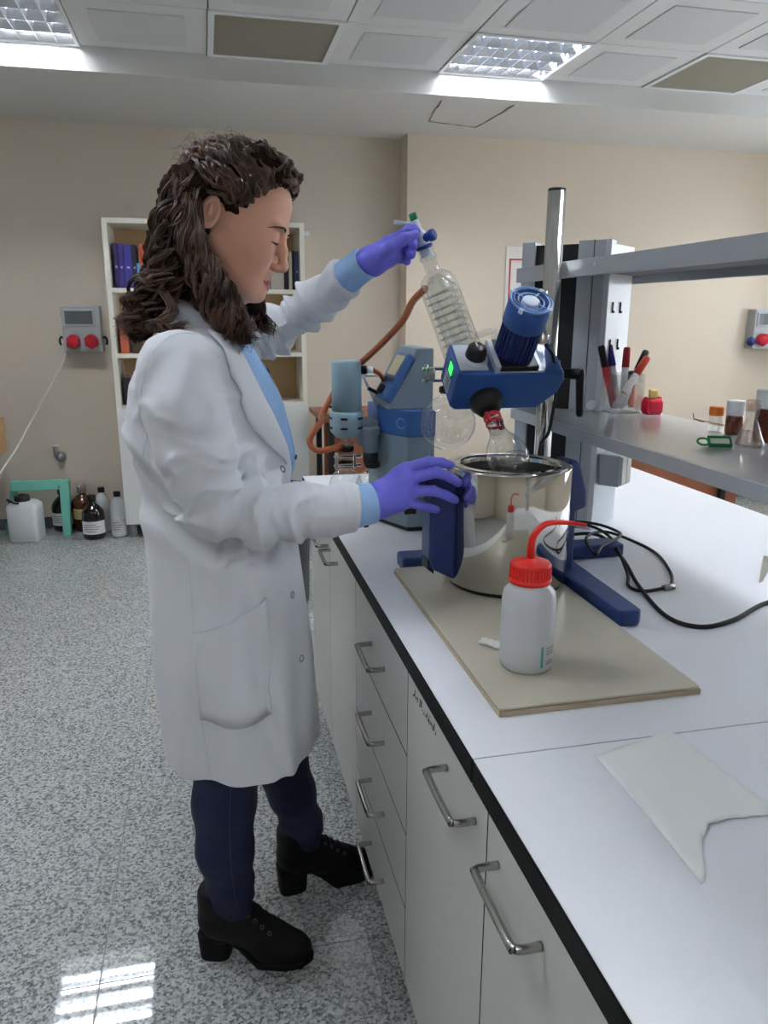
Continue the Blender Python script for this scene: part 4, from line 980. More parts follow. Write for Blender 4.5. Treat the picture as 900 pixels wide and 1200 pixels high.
sd = Vector((0.5, 0.0, 0.866)); sn = Vector((-0.866, 0.0, 0.5)); sc = Vector((0.497, 2.04, 1.255))
PM = Matrix(((0, sd.x, sn.x, sc.x), (1, sd.y, sn.y, sc.y), (0, sd.z, sn.z, sc.z), (0, 0, 0, 1)))     # local (y, along slope, out)
PM = PM @ Matrix.Identity(4)
dsp = MB().box(-0.055, 0.055, -0.07, 0.07, -0.016, 0.018, 0, PM).build('display_unit', 'pump_blue', vp, bevel=0.008, seg=3)
MB().box(-0.045, 0.045, 0.0, 0.058, 0.0175, 0.0188, 0, PM).build('screen', 'lcd', dsp)
m = MB()
for k in range(4): m.box(-0.055+0.03*k-0.0, -0.04+0.03*k, -0.02, -0.008, 0.0175, 0.0195, 0, PM)
m.build('key', 'black_plastic', dsp)
MB().lathe([(0, 0.016), (0.014, 0.016), (0.013, 0.03), (0, 0.031)], 18, PM @ T(0.0, -0.045, 0)).build('dial', 'black_plastic', dsp)
MB().tube([PM @ Vector((0.02, -0.06, 0.02)), PM @ Vector((0.02, -0.062, 0.05))], 0.005, 8).build('plug', 'black_plastic', dsp)
MB().box(0.50, 0.534, 1.9505, 1.953, 0.895, 0.925).build('power_switch', 'black_plastic', vp, bevel=0.002)
# cold finger cylinder and its flasks
CX, CYY = 0.363, 2.06
MB().lathe([(0, 1.163), (0.0405, 1.163), (0.0405, 1.296), (0.037, 1.301), (0, 1.302)], 36, T(CX, CYY, 0)).build('cooler_housing', 'pump_light', vp)
MB().lathe([(0, 1.095), (0.03, 1.095), (0.046, 1.112), (0.047, 1.16), (0.045, 1.166), (0, 1.166)], 36, T(CX, CYY, 0)).build('cooler_base', 'pump_light', vp)
m = MB()
for k in range(6):
    for z in (1.123, 1.149): m.box(0.044, 0.0478, -0.009, 0.009, z-0.003, z+0.003, 0, T(CX, CYY, 0) @ Matrix.Rotation(k*math.pi/3+0.2, 4, 'Z'))
m.build('vent_slot', 'black_plastic', vp)
MB().prism([(0.40, 2.03), (0.45, 2.05), (0.45, 2.12), (0.395, 2.09)], 1.07, 1.14, lambda p, q: (p[0], p[1], q)).build('arm', 'pump_grey', vp, bevel=0.004)
MB().lathe([(0, 1.055), (0.021, 1.055), (0.021, 1.10), (0.026, 1.102), (0.026, 1.122), (0.022, 1.125), (0, 1.125)], 28, T(0.424, 2.035, 0)).build('coupling', 'pump_grey', vp)
MB().lathe([(0.0, 1.02), (0.018, 1.02), (0.021, 1.03), (0.021, 1.056), (0, 1.056)], 24, T(0.424, 2.035, 0)).build('coupling_seal', 'rubber', vp)
MB().lathe([(0.015, 1.04), (0.017, 1.06), (0.015, 1.098)], 20, T(CX, CYY, 0)).lathe([(0.02, 1.065), (0.022, 1.068), (0.022, 1.078), (0.02, 1.081)], 20, T(CX, CYY, 0)).build('glass_neck', 'lab_glass', vp)
MB().lathe([(0.0, 1.055), (0.02, 1.055), (0.021, 1.06), (0.021, 1.068), (0.0, 1.07)], 24, T(CX-0.002, CYY, 0)).build('neck_seal', 'rubber', vp)
for fx, fy, lab in ((0.358, 2.055, 'clear round flask under the pale blue cooler cylinder, left of the pair'), (0.428, 2.03, 'clear round flask under the black coupling, right of the pair')):
    f = thing('pump_flask', (fx, fy, 0.915), lab, 'flask', 'flasks on the pump station')
    c_ = Vector((fx, fy, 0.963)); rr = 0.046
    MB().lathe([(0, -rr)]+[(rr*math.sin(math.radians(a)), -rr*math.cos(math.radians(a))) for a in range(10, 160, 8)]+[(0.0155, 0.048), (0.015, 0.072), (0.018, 0.074)], 36, T(*c_)).build('flask_wall', 'lab_glass', f)
    MB().lathe([(0.0175, 0.05), (0.0215, 0.053), (0.0215, 0.062), (0.018, 0.065)], 20, T(*c_)).build('neck_clip', 'rubber', f)
t = thing('joint_clamp', (0.33, 2.04, 1.03), 'chrome ball joint clamp on the left pump flask neck', 'clamp')
MB().box(0.318, 0.395, 2.005, 2.012, 1.046, 1.055).box(0.318, 0.395, 2.005, 2.012, 1.022, 1.03).box(0.37, 0.378, 2.003, 2.014, 1.018, 1.058).build('jaw', 'chrome', t, bevel=0.002)
MB().cyl((0.325, 2.008, 1.015), (0.325, 2.008, 1.06), 0.005).build('screw', 'steel_dull', t)
hp = spline([(0.492, 1.745, 1.478), (0.478, 1.80, 1.45), (0.465, 1.85, 1.402), (0.424, 1.97, 1.322), (0.342, 2.02, 1.22), (0.288, 2.03, 1.143), (0.257, 2.03, 1.094), (0.277, 2.03, 1.065), (0.324, 2.03, 1.071), (0.345, 2.042, 1.073)], 6)
# keep the hose behind the cooler cylinder
tag(MB().tube([(p.x, p.y+0.10*math.exp(-((p.x-0.363)/0.07)**2)*(1 if p.z > 1.15 else 0), p.z) for p in hp], 0.0085, 12).build('vacuum_hose', 'hose_orange'), 'long orange vacuum hose running from the glass condenser down to the pump flask', 'hose')
t = thing('pump_hose', (0.42, 2.05, 1.276), 'short orange hose joining the pale blue cylinder to the pump', 'hose')
MB().tube(spline([(0.432, 2.05, 1.277), (0.457, 2.06, 1.262), (0.478, 2.1, 1.232), (0.49, 2.14, 1.215)], 6), 0.0065, 10).build('tube', 'hose_orange', t)
MB().cyl((0.402, 2.055, 1.276), (0.418, 2.052, 1.277), 0.011).build('connector', 'rubber', t); MB().cyl((0.418, 2.052, 1.277), (0.434, 2.05, 1.277), 0.008).build('nut', 'ptfe', t)
tag(MB().tube([(0.408, 2.075, 1.268), (0.43, 2.08, 1.222), (0.455, 2.085, 1.17)], 0.0045, 8).build('clear_tube', 'hose_clear'), 'clear straight tube slanting from the cylinder to the pump body', 'tube')
tag(MB().tube([(0.41, 2.072, 1.262), (0.44, 2.09, 1.258), (0.475, 2.12, 1.256)], 0.004, 8).build('clear_tube', 'hose_clear'), 'clear horizontal tube between the cylinder and the pump display', 'tube')
# black cords on the bench
z = ZB+0.0045
tag(MB().tube(spline([(0.80, 1.76, z), (0.93, 1.79, z+0.01), (0.965, 1.72, z+0.02), (0.935, 1.561, z+0.012), (0.893, 1.42, z), (0.852, 1.251, z), (0.884, 1.187, z), (0.969, 1.203, z), (1.096, 1.269, z), (1.25, 1.30, z), (1.4, 1.2, z)], 8), 0.0045, 10).build('black_cable', 'rubber'), 'thick black power cord looping across the bench to the right edge', 'cord')
t = thing('coiled_cord', (0.98, 1.6, ZB), 'bundled black cord with plug coiled beside the rear handle of the bath', 'cord')
MB().tube(spline([(0.82, 1.78, z+0.002), (0.90, 1.84, z+0.03), (0.98, 1.80, z+0.034), (1.03, 1.76, z+0.02), (0.99, 1.68, z+0.03), (0.90, 1.60, z+0.035), (0.86, 1.56, z+0.03), (0.90, 1.68, z+0.034), (1.0, 1.77, z+0.018), (1.06, 1.735, z), (1.06, 1.62, z), (1.01, 1.48, z), (0.955, 1.39, z)], 8), 0.0038, 10).build('cord', 'rubber', t)
MB().tube(spline([(0.83, 1.74, z+0.03), (0.92, 1.79, z+0.042), (0.97, 1.70, z+0.03), (0.91, 1.50, z+0.006), (0.87, 1.42, z), (0.885, 1.385, z), (0.94, 1.392, z)], 8), 0.0038, 10).build('cord', 'rubber', t)
MB().cyl((0.935, 1.39, z), (0.965, 1.398, z), 0.007, 12).build('plug', 'steel_dull', t)
# ------------------------------------------------------------------ the person
mat('skin', (222, 168, 142), 0.5, sss=0.1, var=0.04, vscale=25); mat('lip', (186, 108, 98), 0.4); mat('brow', (92, 62, 50), 0.8); mat('eye_dark', (34, 22, 18), 0.3); mat('lash', (30, 20, 18), 0.6)
mat('coat_cloth', (222, 225, 231), 0.75, bump=0.12, bscale=45, sheen=0.1); mat('coat_seam', (212, 215, 222), 0.8); mat('snap', (150, 152, 156), 0.35, metal=0.6); mat('collar_cloth', (205, 208, 214), 0.8)
mat('denim', (27, 34, 66), 0.8, var=0.25, vscale=90, bump=0.2, bscale=600); mat('denim_seam', (52, 58, 96), 0.8); mat('boot_black', (8, 8, 9), 0.6, spec=0.3, bump=0.1, bscale=80); mat('boot_sole', (7, 7, 8), 0.7, spec=0.3); mat('eyelet', (96, 98, 102), 0.35, metal=0.9)
mat('glove', (112, 112, 224), 0.45, bump=0.25, bscale=110, var=0.05, vscale=40); mat('button_navy', (30, 38, 84), 0.4)
def shirt_mat():
    m = bpy.data.materials.new('shirt'); m.use_nodes = True; nt = m.node_tree; b = nt.nodes['Principled BSDF']
    tc = nt.nodes.new('ShaderNodeTexCoord'); prev = None
    for ax in ('X', 'Z'):
        wv = nt.nodes.new('ShaderNodeTexWave'); wv.bands_direction = ax; wv.inputs['Scale'].default_value = 110
        nt.links.new(tc.outputs['Object'], wv.inputs['Vector'])
        if prev is None: prev = wv
        else:
            a = nt.nodes.new('ShaderNodeMath'); a.operation = 'ADD'; nt.links.new(prev.outputs['Fac'], a.inputs[0]); nt.links.new(wv.outputs['Fac'], a.inputs[1])
            d = nt.nodes.new('ShaderNodeMath'); d.operation = 'MULTIPLY'; d.inputs[1].default_value = 0.5; nt.links.new(a.outputs[0], d.inputs[0])
    r = nt.nodes.new('ShaderNodeValToRGB'); r.color_ramp.elements[0].color = lin((112, 160, 218)) + (1,); r.color_ramp.elements[1].color = lin((176, 206, 236)) + (1,)
    nt.links.new(d.outputs[0], r.inputs[0]); nt.links.new(r.outputs[0], b.inputs['Base Color']); b.inputs['Roughness'].default_value = 0.8
    MATS['shirt'] = m
shirt_mat()
def hair_mat():
    m = bpy.data.materials.new('hair'); m.use_nodes = True; nt = m.node_tree; b = nt.nodes['Principled BSDF']
    geo = nt.nodes.new('ShaderNodeNewGeometry'); n = nt.nodes.new('ShaderNodeTexNoise'); n.inputs['Scale'].default_value = 28; n.inputs['Detail'].default_value = 5
    nt.links.new(geo.outputs['Position'], n.inputs['Vector'])
    r = nt.nodes.new('ShaderNodeValToRGB'); e = r.color_ramp.elements
    e[0].position = 0.3; e[0].color = lin((44, 31, 25)) + (1,); e[1].position = 0.72; e[1].color = lin((106, 74, 56)) + (1,)
    nt.links.new(n.outputs['Fac'], r.inputs[0]); nt.links.new(r.outputs[0], b.inputs['Base Color'])
    b.inputs['Roughness'].default_value = 0.42; b.inputs['Specular IOR Level'].default_value = 0.5
    MATS['hair'] = m
hair_mat(); mat('hair_under', (44, 31, 25), 0.95, spec=0.1)
P = thing('person', (0.1, 1.56, 0), 'person with curly brown hair, white lab coat and violet gloves standing at the bench', 'person')
YM = 1.56
tt = math.radians(21); ct_, st_ = math.cos(tt), math.sin(tt); OX, OZ = 0.0795, 1.579
fy = math.radians(15); cf_, sf_ = math.cos(fy), math.sin(fy)          # head turned slightly towards the viewer
HR = np.array([[ct_, 0, st_], [0, 1, 0], [-st_, 0, ct_]]) @ np.array([[cf_, sf_, 0], [-sf_, cf_, 0], [0, 0, 1]])   # columns: local axes in world
def h2w(x, y, z):
    p = HR @ np.array((x, y, z)); return (OX+p[0], YM+p[1], OZ+p[2])
def loc(X, Y, Z):
    x, y, z = X-OX, Y-YM, Z-OZ
    return tuple(HR[0, i]*x+HR[1, i]*y+HR[2, i]*z for i in range(3))
zk = np.array([-.128, -.120, -.110, -.090, -.066, -.040, 0.0, .020, .0665, .090, .105, .117])
xf_ = np.array([.045, .060, .070, .0745, .0745, .0735, .0745, .0795, .0745, .064, .048, .012])
xb_ = np.array([.035, .025, .010, -.020, -.045, -.075, -.095, -.098, -.090, -.072, -.05, -.012])
wk = np.array([.008, .020, .030, .045, .056, .064, .070, .072, .068, .056, .038, .010])
def headf(X, Y, Z):
    lx, ly, lz = loc(X, Y, Z)
    zz = np.clip(lz, -.128, .117)
    xf = np.interp(zz, zk, xf_); xb = np.interp(zz, zk, xb_); wd = np.interp(zz, zk, wk)
    cx = xf-np.minimum(0.06, (xf-xb)*0.5)
    fx = np.where(lx > cx, (lx-cx)/np.maximum(xf-cx, 1e-3), (lx-cx)/np.maximum(cx-xb, 1e-3))
    q = (np.abs(fx)**2.15+np.abs(ly/wd)**2.15)**(1/2.15)
    d = (q-1)*np.minimum(wd, 0.06)
    return np.maximum(d, np.abs(lz+0.0055)-0.1225)
G = Grid((-0.12, 1.40, 1.26), (0.21, 1.72, 1.72), 0.0028)
G.field((-0.12, 1.46, 1.42), (0.21, 1.66, 1.72), headf, 0.0)
def he(x, y, z, r, k, cut=False):
    for s in ((-1, 1) if y else (1,)): G.ell(h2w(x, y*s, z), r, k, HR, cut)
he(.0705, .032, .020, (.010, .022, .007), .012)             # brow
he(.086, .0335, .000, (.015, .017, .010), .010, True)       # eye socket
he(.0635, .0325, -.001, (.0135, .0155, .0125), .004)        # lids over the eyeball
he(.044, .046, -.036, (.032, .020, .034), .03)             # cheek
def hc(pts, rs, k):
    G.chain([h2w(*p) for p in pts], rs, k)
hc([(.0735, 0, .014), (.086, 0, -.016), (.0945, 0, -.040), (.0945, 0, -.0445)], [.007, .0078, .0085, .0085], .010)   # nose
he(.083, .0105, -.0485, (.010, .0065, .0072), .006)
he(.0765, 0, -.0765, (.0075, .019, .0050), .006); he(.0755, 0, -.0885, (.0075, .017, .0052), .006)
hc([(.0835, -.0205, -.0805), (.087, 0, -.0828), (.0835, .0205, -.0805)], [.0012, .0016, .0012], 0) if False else None
G.chain; G.cone(h2w(.086, -.019, -.0812), h2w(.0875, 0, -.0828), .0022, .0032, .003, cut=True); G.cone(h2w(.0875, 0, -.0828), h2w(.086, .019, -.0812), .0032, .0022, .003, cut=True)
he(.066, 0, -.108, (.013, .018, .012), .014)
for s in (-1, 1):
    G.cone(h2w(-.018, .054*s, -.055), h2w(.05, .026*s, -.106), .015, .012, .035)
    G.ell(h2w(-.046, .0735*s, -.004), (.019, .0065, .031), .006, HR)
    G.ell(h2w(-.043, .0805*s, -.001), (.0115, .0075, .021), .002, HR, True)
    G.ell(h2w(-.047, .078*s, -.002), (.004, .004, .012), .003, HR)
G.cone(h2w(-.015, 0, -.05), (-0.005, YM, 1.40), .050, .050, .03)          # neck
G.cone((-0.005, YM, 1.40), (-0.02, YM, 1.30), .05, .07, .03)
for s in (-1, 1): G.cone((-0.015, YM, 1.37), (-0.025, YM+s*0.12, 1.335), .045, .04, .03)
V, Q = G.mesh(1)
c = V[Q].mean(1); lx, ly, lz = loc(c[:, 0], c[:, 1], c[:, 2]); ly = np.abs(ly)
lip = (np.abs(lz+.0825) < .0105-0.0085*(ly/.022)**2) & (ly < .0215) & (lx > .0735)
npmesh('body', V, Q, ['skin', 'lip'], P, True, lip.astype(int))
HG = G
def snap(Gd, p, off=0.0, it=10):
    p = np.array(p, float); h = Gd.h
    def f(q):
        u = (q-Gd.lo)/h; i = np.clip(np.floor(u).astype(int), 0, Gd.n-2); t = u-i; v = 0
        for a in (0, 1):
            for b in (0, 1):
                for c in (0, 1): v += Gd.F[i[0]+a, i[1]+b, i[2]+c]*(t[0] if a else 1-t[0])*(t[1] if b else 1-t[1])*(t[2] if c else 1-t[2])
        return v
    g = np.array([0, 0, 1.0])
    for _ in range(it):
        g = np.array([f(p+e)-f(p-e) for e in np.eye(3)*h]); n = np.linalg.norm(g)
        if n < 1e-9: break
        s = n/(2*h); g = g/n
        p = p-g*np.clip((f(p)-0)/max(s, 0.3), -0.02, 0.02)
    return Vector(p+g*off), Vector(g)
def snap_tube(Gd, pts, r, off, parent, name, mt, n=6, sub=5):
    q = [snap(Gd, p, off)[0] for p in spline(pts, sub)]
    return MB().tube(q, r, n).build(name, mt, parent)
def face_pt(l, off):
    """walk in from outside the face towards the head axis until the skin is met"""
    d = np.array((l[0]-0.01, l[1], 0.0)); d /= np.linalg.norm(d); p = np.array(l)+d*0.03
    for _ in range(400):
        w_ = np.array(h2w(*p)); u = (w_-HG.lo)/HG.h; i = np.floor(u).astype(int); t = u-i; v = 0.0
        for a in (0, 1):
            for b in (0, 1):
                for c in (0, 1): v += HG.F[i[0]+a, i[1]+b, i[2]+c]*(t[0] if a else 1-t[0])*(t[1] if b else 1-t[1])*(t[2] if c else 1-t[2])
        if v < 0: break
        p = p-d*0.0003
    return Vector(h2w(*(p+d*off)))
for s in (-1, 1):
    rr = [.0006, .0016, .002, .0022, .0022, .002, .0018, .0014, .001, .0007, .0005]
    bp = [(.0785, s*.016, .0175), (.075, s*.028, .0205), (.065, s*.042, .0175), (.053, s*.053, .009)]
    q = [face_pt(p, .0005) for p in spline(bp, 4)]
    MB().tube(q, [0.0006+0.0019*math.sin(math.pi*min(1, (k+2.5)/(len(q)+1))) for k in range(len(q))], 6).build('eyebrow', 'brow', P)
    lp = [(.0765, s*.023, -.0070), (.0745, s*.031, -.0098), (.070, s*.040, -.0115), (.062, s*.0475, -.0115)]
    q = [face_pt(p, .0002) for p in spline(lp, 4)]
    MB().tube(q, [0.0007+0.0016*math.sin(math.pi*k/(len(q)-1)) for k in range(len(q))], 6).build('eyelashes', 'lash', P)

mat('mouth_line', (128, 70, 62), 0.6)
q = [face_pt(p, .0001) for p in spline([(.083, -.006, -.0826), (.079, -.015, -.0815), (.0735, -.0235, -.0795)], 5)]
MB().tube(q, [0.0006+0.0005*math.sin(math.pi*k/(len(q)-1)) for k in range(len(q))], 6).build('mouth_line', 'mouth_line', P)
# ---- shirt
def loft(keys, ex=2.4):
    K = np.array(keys); zs = K[::-1, 0]
    def f(X, Y, Z):
        xb, xf, yn, yf = [np.interp(Z, zs, K[::-1, i]) for i in (1, 2, 3, 4)]
        cx, cy, a, b = (xb+xf)/2, (yn+yf)/2, (xf-xb)/2, (yf-yn)/2
        q = (np.abs((X-cx)/a)**ex+np.abs((Y-cy)/b)**ex)**(1/ex)
        return (q-1)*np.minimum(a, b)
    return f
coat_keys = [(1.45, -.045, .02, 1.525, 1.595), (1.415, -.065, .03, 1.495, 1.625), (1.387, -.088, .045, 1.45, 1.67), (1.36, -.108, .062, 1.412, 1.708), (1.33, -.128, .08, 1.388, 1.735), (1.29, -.148, .102, 1.377, 1.75), (1.24, -.16, .125, 1.378, 1.748), (1.17, -.154, .148, 1.386, 1.742),
             (1.08, -.146, .160, 1.39, 1.735), (1.00, -.14, .162, 1.384, 1.738), (0.90, -.141, .172, 1.372, 1.75), (0.75, -.143, .186, 1.358, 1.762), (0.60, -.132, .190, 1.352, 1.768), (0.45, -.118, .192, 1.350, 1.77)]
sk = [(1.47, -.03, .045, 1.53, 1.59), (1.40, -.06, .068, 1.475, 1.645), (1.35, -.10, .094, 1.44, 1.68), (1.30, -.125, .120, 1.425, 1.70), (1.25, -.14, .142, 1.42, 1.71), (1.20, -.13, .156, 1.445, 1.70), (1.15, -.12, .162, 1.475, 1.69), (1.10, -.11, .163, 1.495, 1.68), (1.00, -.10, .152, 1.50, 1.68), (0.9, -.10, .13, 1.50, 1.68)]
Gs = Grid((-0.2, 1.34, 0.90), (0.24, 1.79, 1.47), 0.006)
Gs.field((-0.2, 1.34, 0.90), (0.24, 1.79, 1.47), loft(sk), 0)
Gs.displace((-0.2, 1.34, 0.9), (0.24, 1.79, 1.47), lambda X, Y, Z: 0.003*np.sin(Z*55+X*30)+0.0025*np.sin(Y*90+Z*40))
Gs.field((-0.2, 1.34, 0.90), (0.24, 1.79, 1.47), lambda X, Y, Z: np.maximum(Z-1.41, -1.0)*-1+0*X+0*Y, 0, True) if False else None
Gs.ell((0.0, YM, 1.47), (0.055, 0.06, 0.07), 0.01, None, True)
V, Q = Gs.mesh(1)
shirt = npmesh('shirt', V, Q, 'shirt', P)
# shirt placket and buttons down the front
zz = [1.33, 1.27, 1.21, 1.15, 1.09, 1.03, 0.97]
snap_tube(Gs, [(np.interp(z, [k[0] for k in sk][::-1], [k[2] for k in sk][::-1])+.01, YM-.012, z) for z in zz], 0.0022, 0.0, shirt, 'placket_edge', 'shirt')
for z in (1.315, 1.225, 1.135, 1.05):
    p, n_ = snap(Gs, (np.interp(z, [k[0] for k in sk][::-1], [k[2] for k in sk][::-1])+.01, YM-.002, z), 0.001)
    MB().lathe([(0, 0), (0.0055, 0), (0.0055, 0.0018), (0.004, 0.0026), (0, 0.002)], 14, axisM(p, n_)).build('button', 'button_navy', shirt)
# shirt collar around the neck
def ring_strip(name, mt, parent, rows, a0, a1, n=28, thick=0.003):
    vs = []; fs = []
    for i in range(n+1):
        a = math.radians(a0+(a1-a0)*i/n)
        for (cx, rx, ry, z, zf) in rows:
            f_ = (1+math.cos(a))/2
            vs.append((cx+rx*math.cos(a), YM+ry*math.sin(a), z+zf*f_))
    k = len(rows)
    for i in range(n):
        for j in range(k-1): fs.append((i*k+j, (i+1)*k+j, (i+1)*k+j+1, i*k+j+1))
    o = MB().add(vs, fs, 0, True).build(name, mt, parent)
    s = o.modifiers.new('solid', 'SOLIDIFY'); s.thickness = thick; s.offset = 0
    return o
ring_strip('shirt_collar', 'shirt', shirt, [(0.004, .062, .066, 1.392, -.03), (0.004, .059, .062, 1.42, -.03), (0.006, .058, .061, 1.442, -.028), (0.008, .068, .072, 1.425, -.035), (0.012, .082, .08, 1.40, -.055)], 12, 348)

# ---- lab coat
Gc = Grid((-0.24, 1.26, 0.48), (0.37, 1.97, 1.60), 0.0045)
lo_, hi_ = (-0.24, 1.26, 0.48), (0.37, 1.97, 1.60)
Gc.field((-0.24, 1.30, 0.48), (0.26, 1.82, 1.475), loft(coat_keys), 0)
# vertical folds towards the hem, drag lines over the back
Gc.displace((-0.24, 1.30, 0.48), (0.26, 1.82, 1.2), lambda X, Y, Z: (0.010*np.clip((1.0-Z)/0.5, 0, 1)*np.sin(np.arctan2(Y-YM, X-0.03)*6.0+0.6+(Z-0.6)*1.4)+0.004*np.clip((1.05-Z)/0.5, 0, 1)*np.sin(np.arctan2(Y-YM, X-0.03)*13+1.7*np.sin(Z*4)))*1.0)
Gc.displace((-0.24, 1.30, 0.95), (0.26, 1.82, 1.42), lambda X, Y, Z: 0.007*np.sin(Z*40+X*45+2.2*np.sin(Y*9))*np.clip((1.30-Z)/0.12, 0, 1)*np.clip((Z-0.98)/0.06, 0, 1))
rs_ = [(-0.050, 1.43, 1.318), (-0.045, 1.394, 1.255), (-0.022, 1.372, 1.17), (0.002, 1.370, 1.085), (0.09, 1.385, 1.058), (0.17, 1.395, 1.06), (0.30, 1.405, 1.064)]
Gc.chain(rs_[:2], [0.076, 0.075], 0.016); Gc.chain(rs_[1:], [0.075, 0.071, 0.068, 0.061, 0.055, 0.048], 0.004)
# crease where the sleeve lies against the front panel
for a_, b_ in (((.030, 1.395, 1.345), (.042, 1.372, 1.27)), ((.042, 1.372, 1.27), (.066, 1.366, 1.165))): Gc.cone(a_, b_, .011, .010, .008, cut=True)
Ls = [(-0.02, 1.70, 1.32), (0.06, 1.80, 1.345), (0.165, 1.875, 1.385), (0.25, 1.79, 1.452), (0.318, 1.715, 1.508), (0.36, 1.672, 1.543)]
Gc.chain(Ls, [0.074, 0.064, 0.054, 0.048, 0.042, 0.040], 0.03)
# creases: elbow of the right sleeve and the whole raised sleeve
def armfold(pts, amp, freq, tw):
    A_ = [np.array(p) for p in pts]
    def f(X, Y, Z):
        best = None; s0 = 0
        for i in range(len(A_)-1):
            a, b = A_[i], A_[i+1]; ab = b-a; L = np.linalg.norm(ab)
            t = np.clip(((X-a[0])*ab[0]+(Y-a[1])*ab[1]+(Z-a[2])*ab[2])/L**2, 0, 1)
            d = (X-a[0]-t*ab[0])**2+(Y-a[1]-t*ab[1])**2+(Z-a[2]-t*ab[2])**2
            s = s0+t*L
            if best is None: best, S_ = d, s+0*d
            else:
                m_ = d < best; S_ = np.where(m_, s, S_); best = np.where(m_, d, best)
            s0 += L
        w_ = np.clip((0.115-np.sqrt(best))/0.02, 0, 1)
        ph = S_*freq+tw[0]*np.sin(Z*tw[1]+X*23)+tw[2]*np.sin(Y*31+Z*17)
        env = np.interp(S_, tw[3], tw[4])
        cr = lambda p: 1.0-2.0*np.abs(np.sin(p*0.5))**0.65
        return -amp*w_*env*(cr(ph)+0.5*cr(ph*1.73+1.3+2*np.sin(X*40+Z*25)))
    return f
Gc.displace((-0.16, 1.26, 0.95), (0.32, 1.5, 1.43), armfold(rs_, 0.0095, 78, (1.6, 34, 0.8, [0, .1, .2, .27, .36, .44, .52, .6], [.15, .25, .75, 1.2, 1.0, .45, .3, 0])))
Gc.displace((0.0, 1.60, 1.26), (0.37, 1.97, 1.60), armfold(Ls, 0.0095, 95, (1.8, 40, 1.2, [0, .1, .2, .35, .45, .52], [.3, .8, 1.1, 1.0, .5, 0])))
# long diagonal drape on the right sleeve from the shoulder
Gc.displace((-0.16, 1.26, 1.05), (0.15, 1.45, 1.40), lambda X, Y, Z: 0.006*np.sin((X*0.8-Z*0.55)*70+1.2*np.sin(Z*20))*np.clip((1.40-Y)/0.03, 0, 1)*np.clip((1.38-Z)/0.05, 0, 1)*np.clip((Z-1.07)/0.05, 0, 1))
# cuffs
Gc.field((0.2, 1.3, 0.95), (0.37, 1.5, 1.2), lambda X, Y, Z: 0.266-X+0.06*(Z-1.06)+0*Y, 0.004, True)
wd_ = (np.array(Ls[-1])-np.array(Ls[-3])); wd_ /= np.linalg.norm(wd_); wc = np.array((0.306, 1.728, 1.499))
Gc.field((0.24, 1.6, 1.40), (0.37, 1.9, 1.60), lambda X, Y, Z: -((X-wc[0])*wd_[0]+(Y-wc[1])*wd_[1]+(Z-wc[2])*wd_[2]), 0.004, True)
# neck and front opening
Gc.ell((0.005, YM, 1.455), (0.066, 0.07, 0.065), 0.01, None, True)
def opening(X, Y, Z):
    xe = np.interp(Z, [0.9, 1.0, 1.06, 1.10, 1.15, 1.20, 1.25, 1.30, 1.35, 1.40, 1.46], [0.26, 0.20, 0.172, 0.163, 0.15, 0.132, 0.107, 0.083, 0.06, 0.035, 0.01])
    return np.maximum(np.abs(Y-YM)-0.15, xe-X+0.10*np.maximum(Y-YM, -0.1)*0)
Gc.field((0.0, 1.40, 0.92), (0.26, 1.72, 1.46), opening, 0.006, True)
# overlapping front panel: a long slanting fold below the pocket mouth
def slant(X, Y, Z):
    u = X-(0.055+(0.98-Z)*0.165)
    return -0.010*np.exp(-(u/0.012)**2)*(u < 0)-0.010*np.exp(-(u/0.030)**2)*(u >= 0)+0.006*np.exp(-((u+0.028)/0.014)**2)
Gc.displace((-0.02, 1.30, 0.50), (0.20, 1.50, 1.02), lambda X, Y, Z: slant(X, Y, Z)*np.clip((1.02-Z)/0.1, 0, 1)*np.clip((1.5-Y)/0.06, 0, 1))
# tuck across the small of the back
Gc.displace((-0.2, 1.30, 1.02), (-0.02, 1.6, 1.26), lambda X, Y, Z: 0.008*np.exp(-((Z-1.115+(X+0.1)*0.9)/0.012)**2)*np.clip((-0.03-X)/0.05, 0, 1)-0.006*np.exp(-((Z-1.145+(X+0.1)*0.9)/0.016)**2)*np.clip((-0.03-X)/0.05, 0, 1))
Gc.field((-0.24, 1.26, 0.48), (0.37, 1.97, 0.60), lambda X, Y, Z: Z-0.522+0*X+0*Y, 0.0, True)
V, Q = Gc.mesh(1)
keep = ~((V[Q][:, :, 2] < 0.527).all(1))
coat = npmesh('lab_coat', V, Q[keep], 'coat_cloth', P)
ring_strip('coat_collar', 'collar_cloth', coat, [(-0.002, .074, .08, 1.398, -.035), (-0.002, .068, .073, 1.43, -.035), (-0.002, .066, .071, 1.452, -.04), (-0.006, .078, .084, 1.44, -.04), (-0.012, .098, .105, 1.405, -.06)], 48, 312, 30, 0.004)
def strip(Gd, A1, B1, off, name, mt, parent, nv=6, sub=5, thick=0.0025):
    a = spline(A1, sub); b = spline(B1, sub); vs = []; fs = []; k = nv+1
    for i in range(len(a)):
        for j in range(k):
            vs.append(snap(Gd, a[i].lerp(b[i], j/nv), off)[0])
    for i in range(len(a)-1):
        for j in range(nv): fs.append((i*k+j, (i+1)*k+j, (i+1)*k+j+1, i*k+j+1))
    o = MB().add(vs, fs, 0, True).build(name, mt, parent); s = o.modifiers.new('solid', 'SOLIDIFY'); s.thickness = thick; s.offset = 0
    return o
strip(Gc, [(.035, 1.50, 1.385), (.055, 1.475, 1.345), (.078, 1.455, 1.295), (.102, 1.45, 1.245), (.127, 1.455, 1.198), (.15, 1.47, 1.145)],
      [(.0, 1.465, 1.375), (.012, 1.435, 1.335), (.035, 1.42, 1.285), (.06, 1.42, 1.235), (.095, 1.43, 1.19), (.145, 1.465, 1.14)], 0.006, 'lapel', 'coat_cloth', coat, thick=0.004)
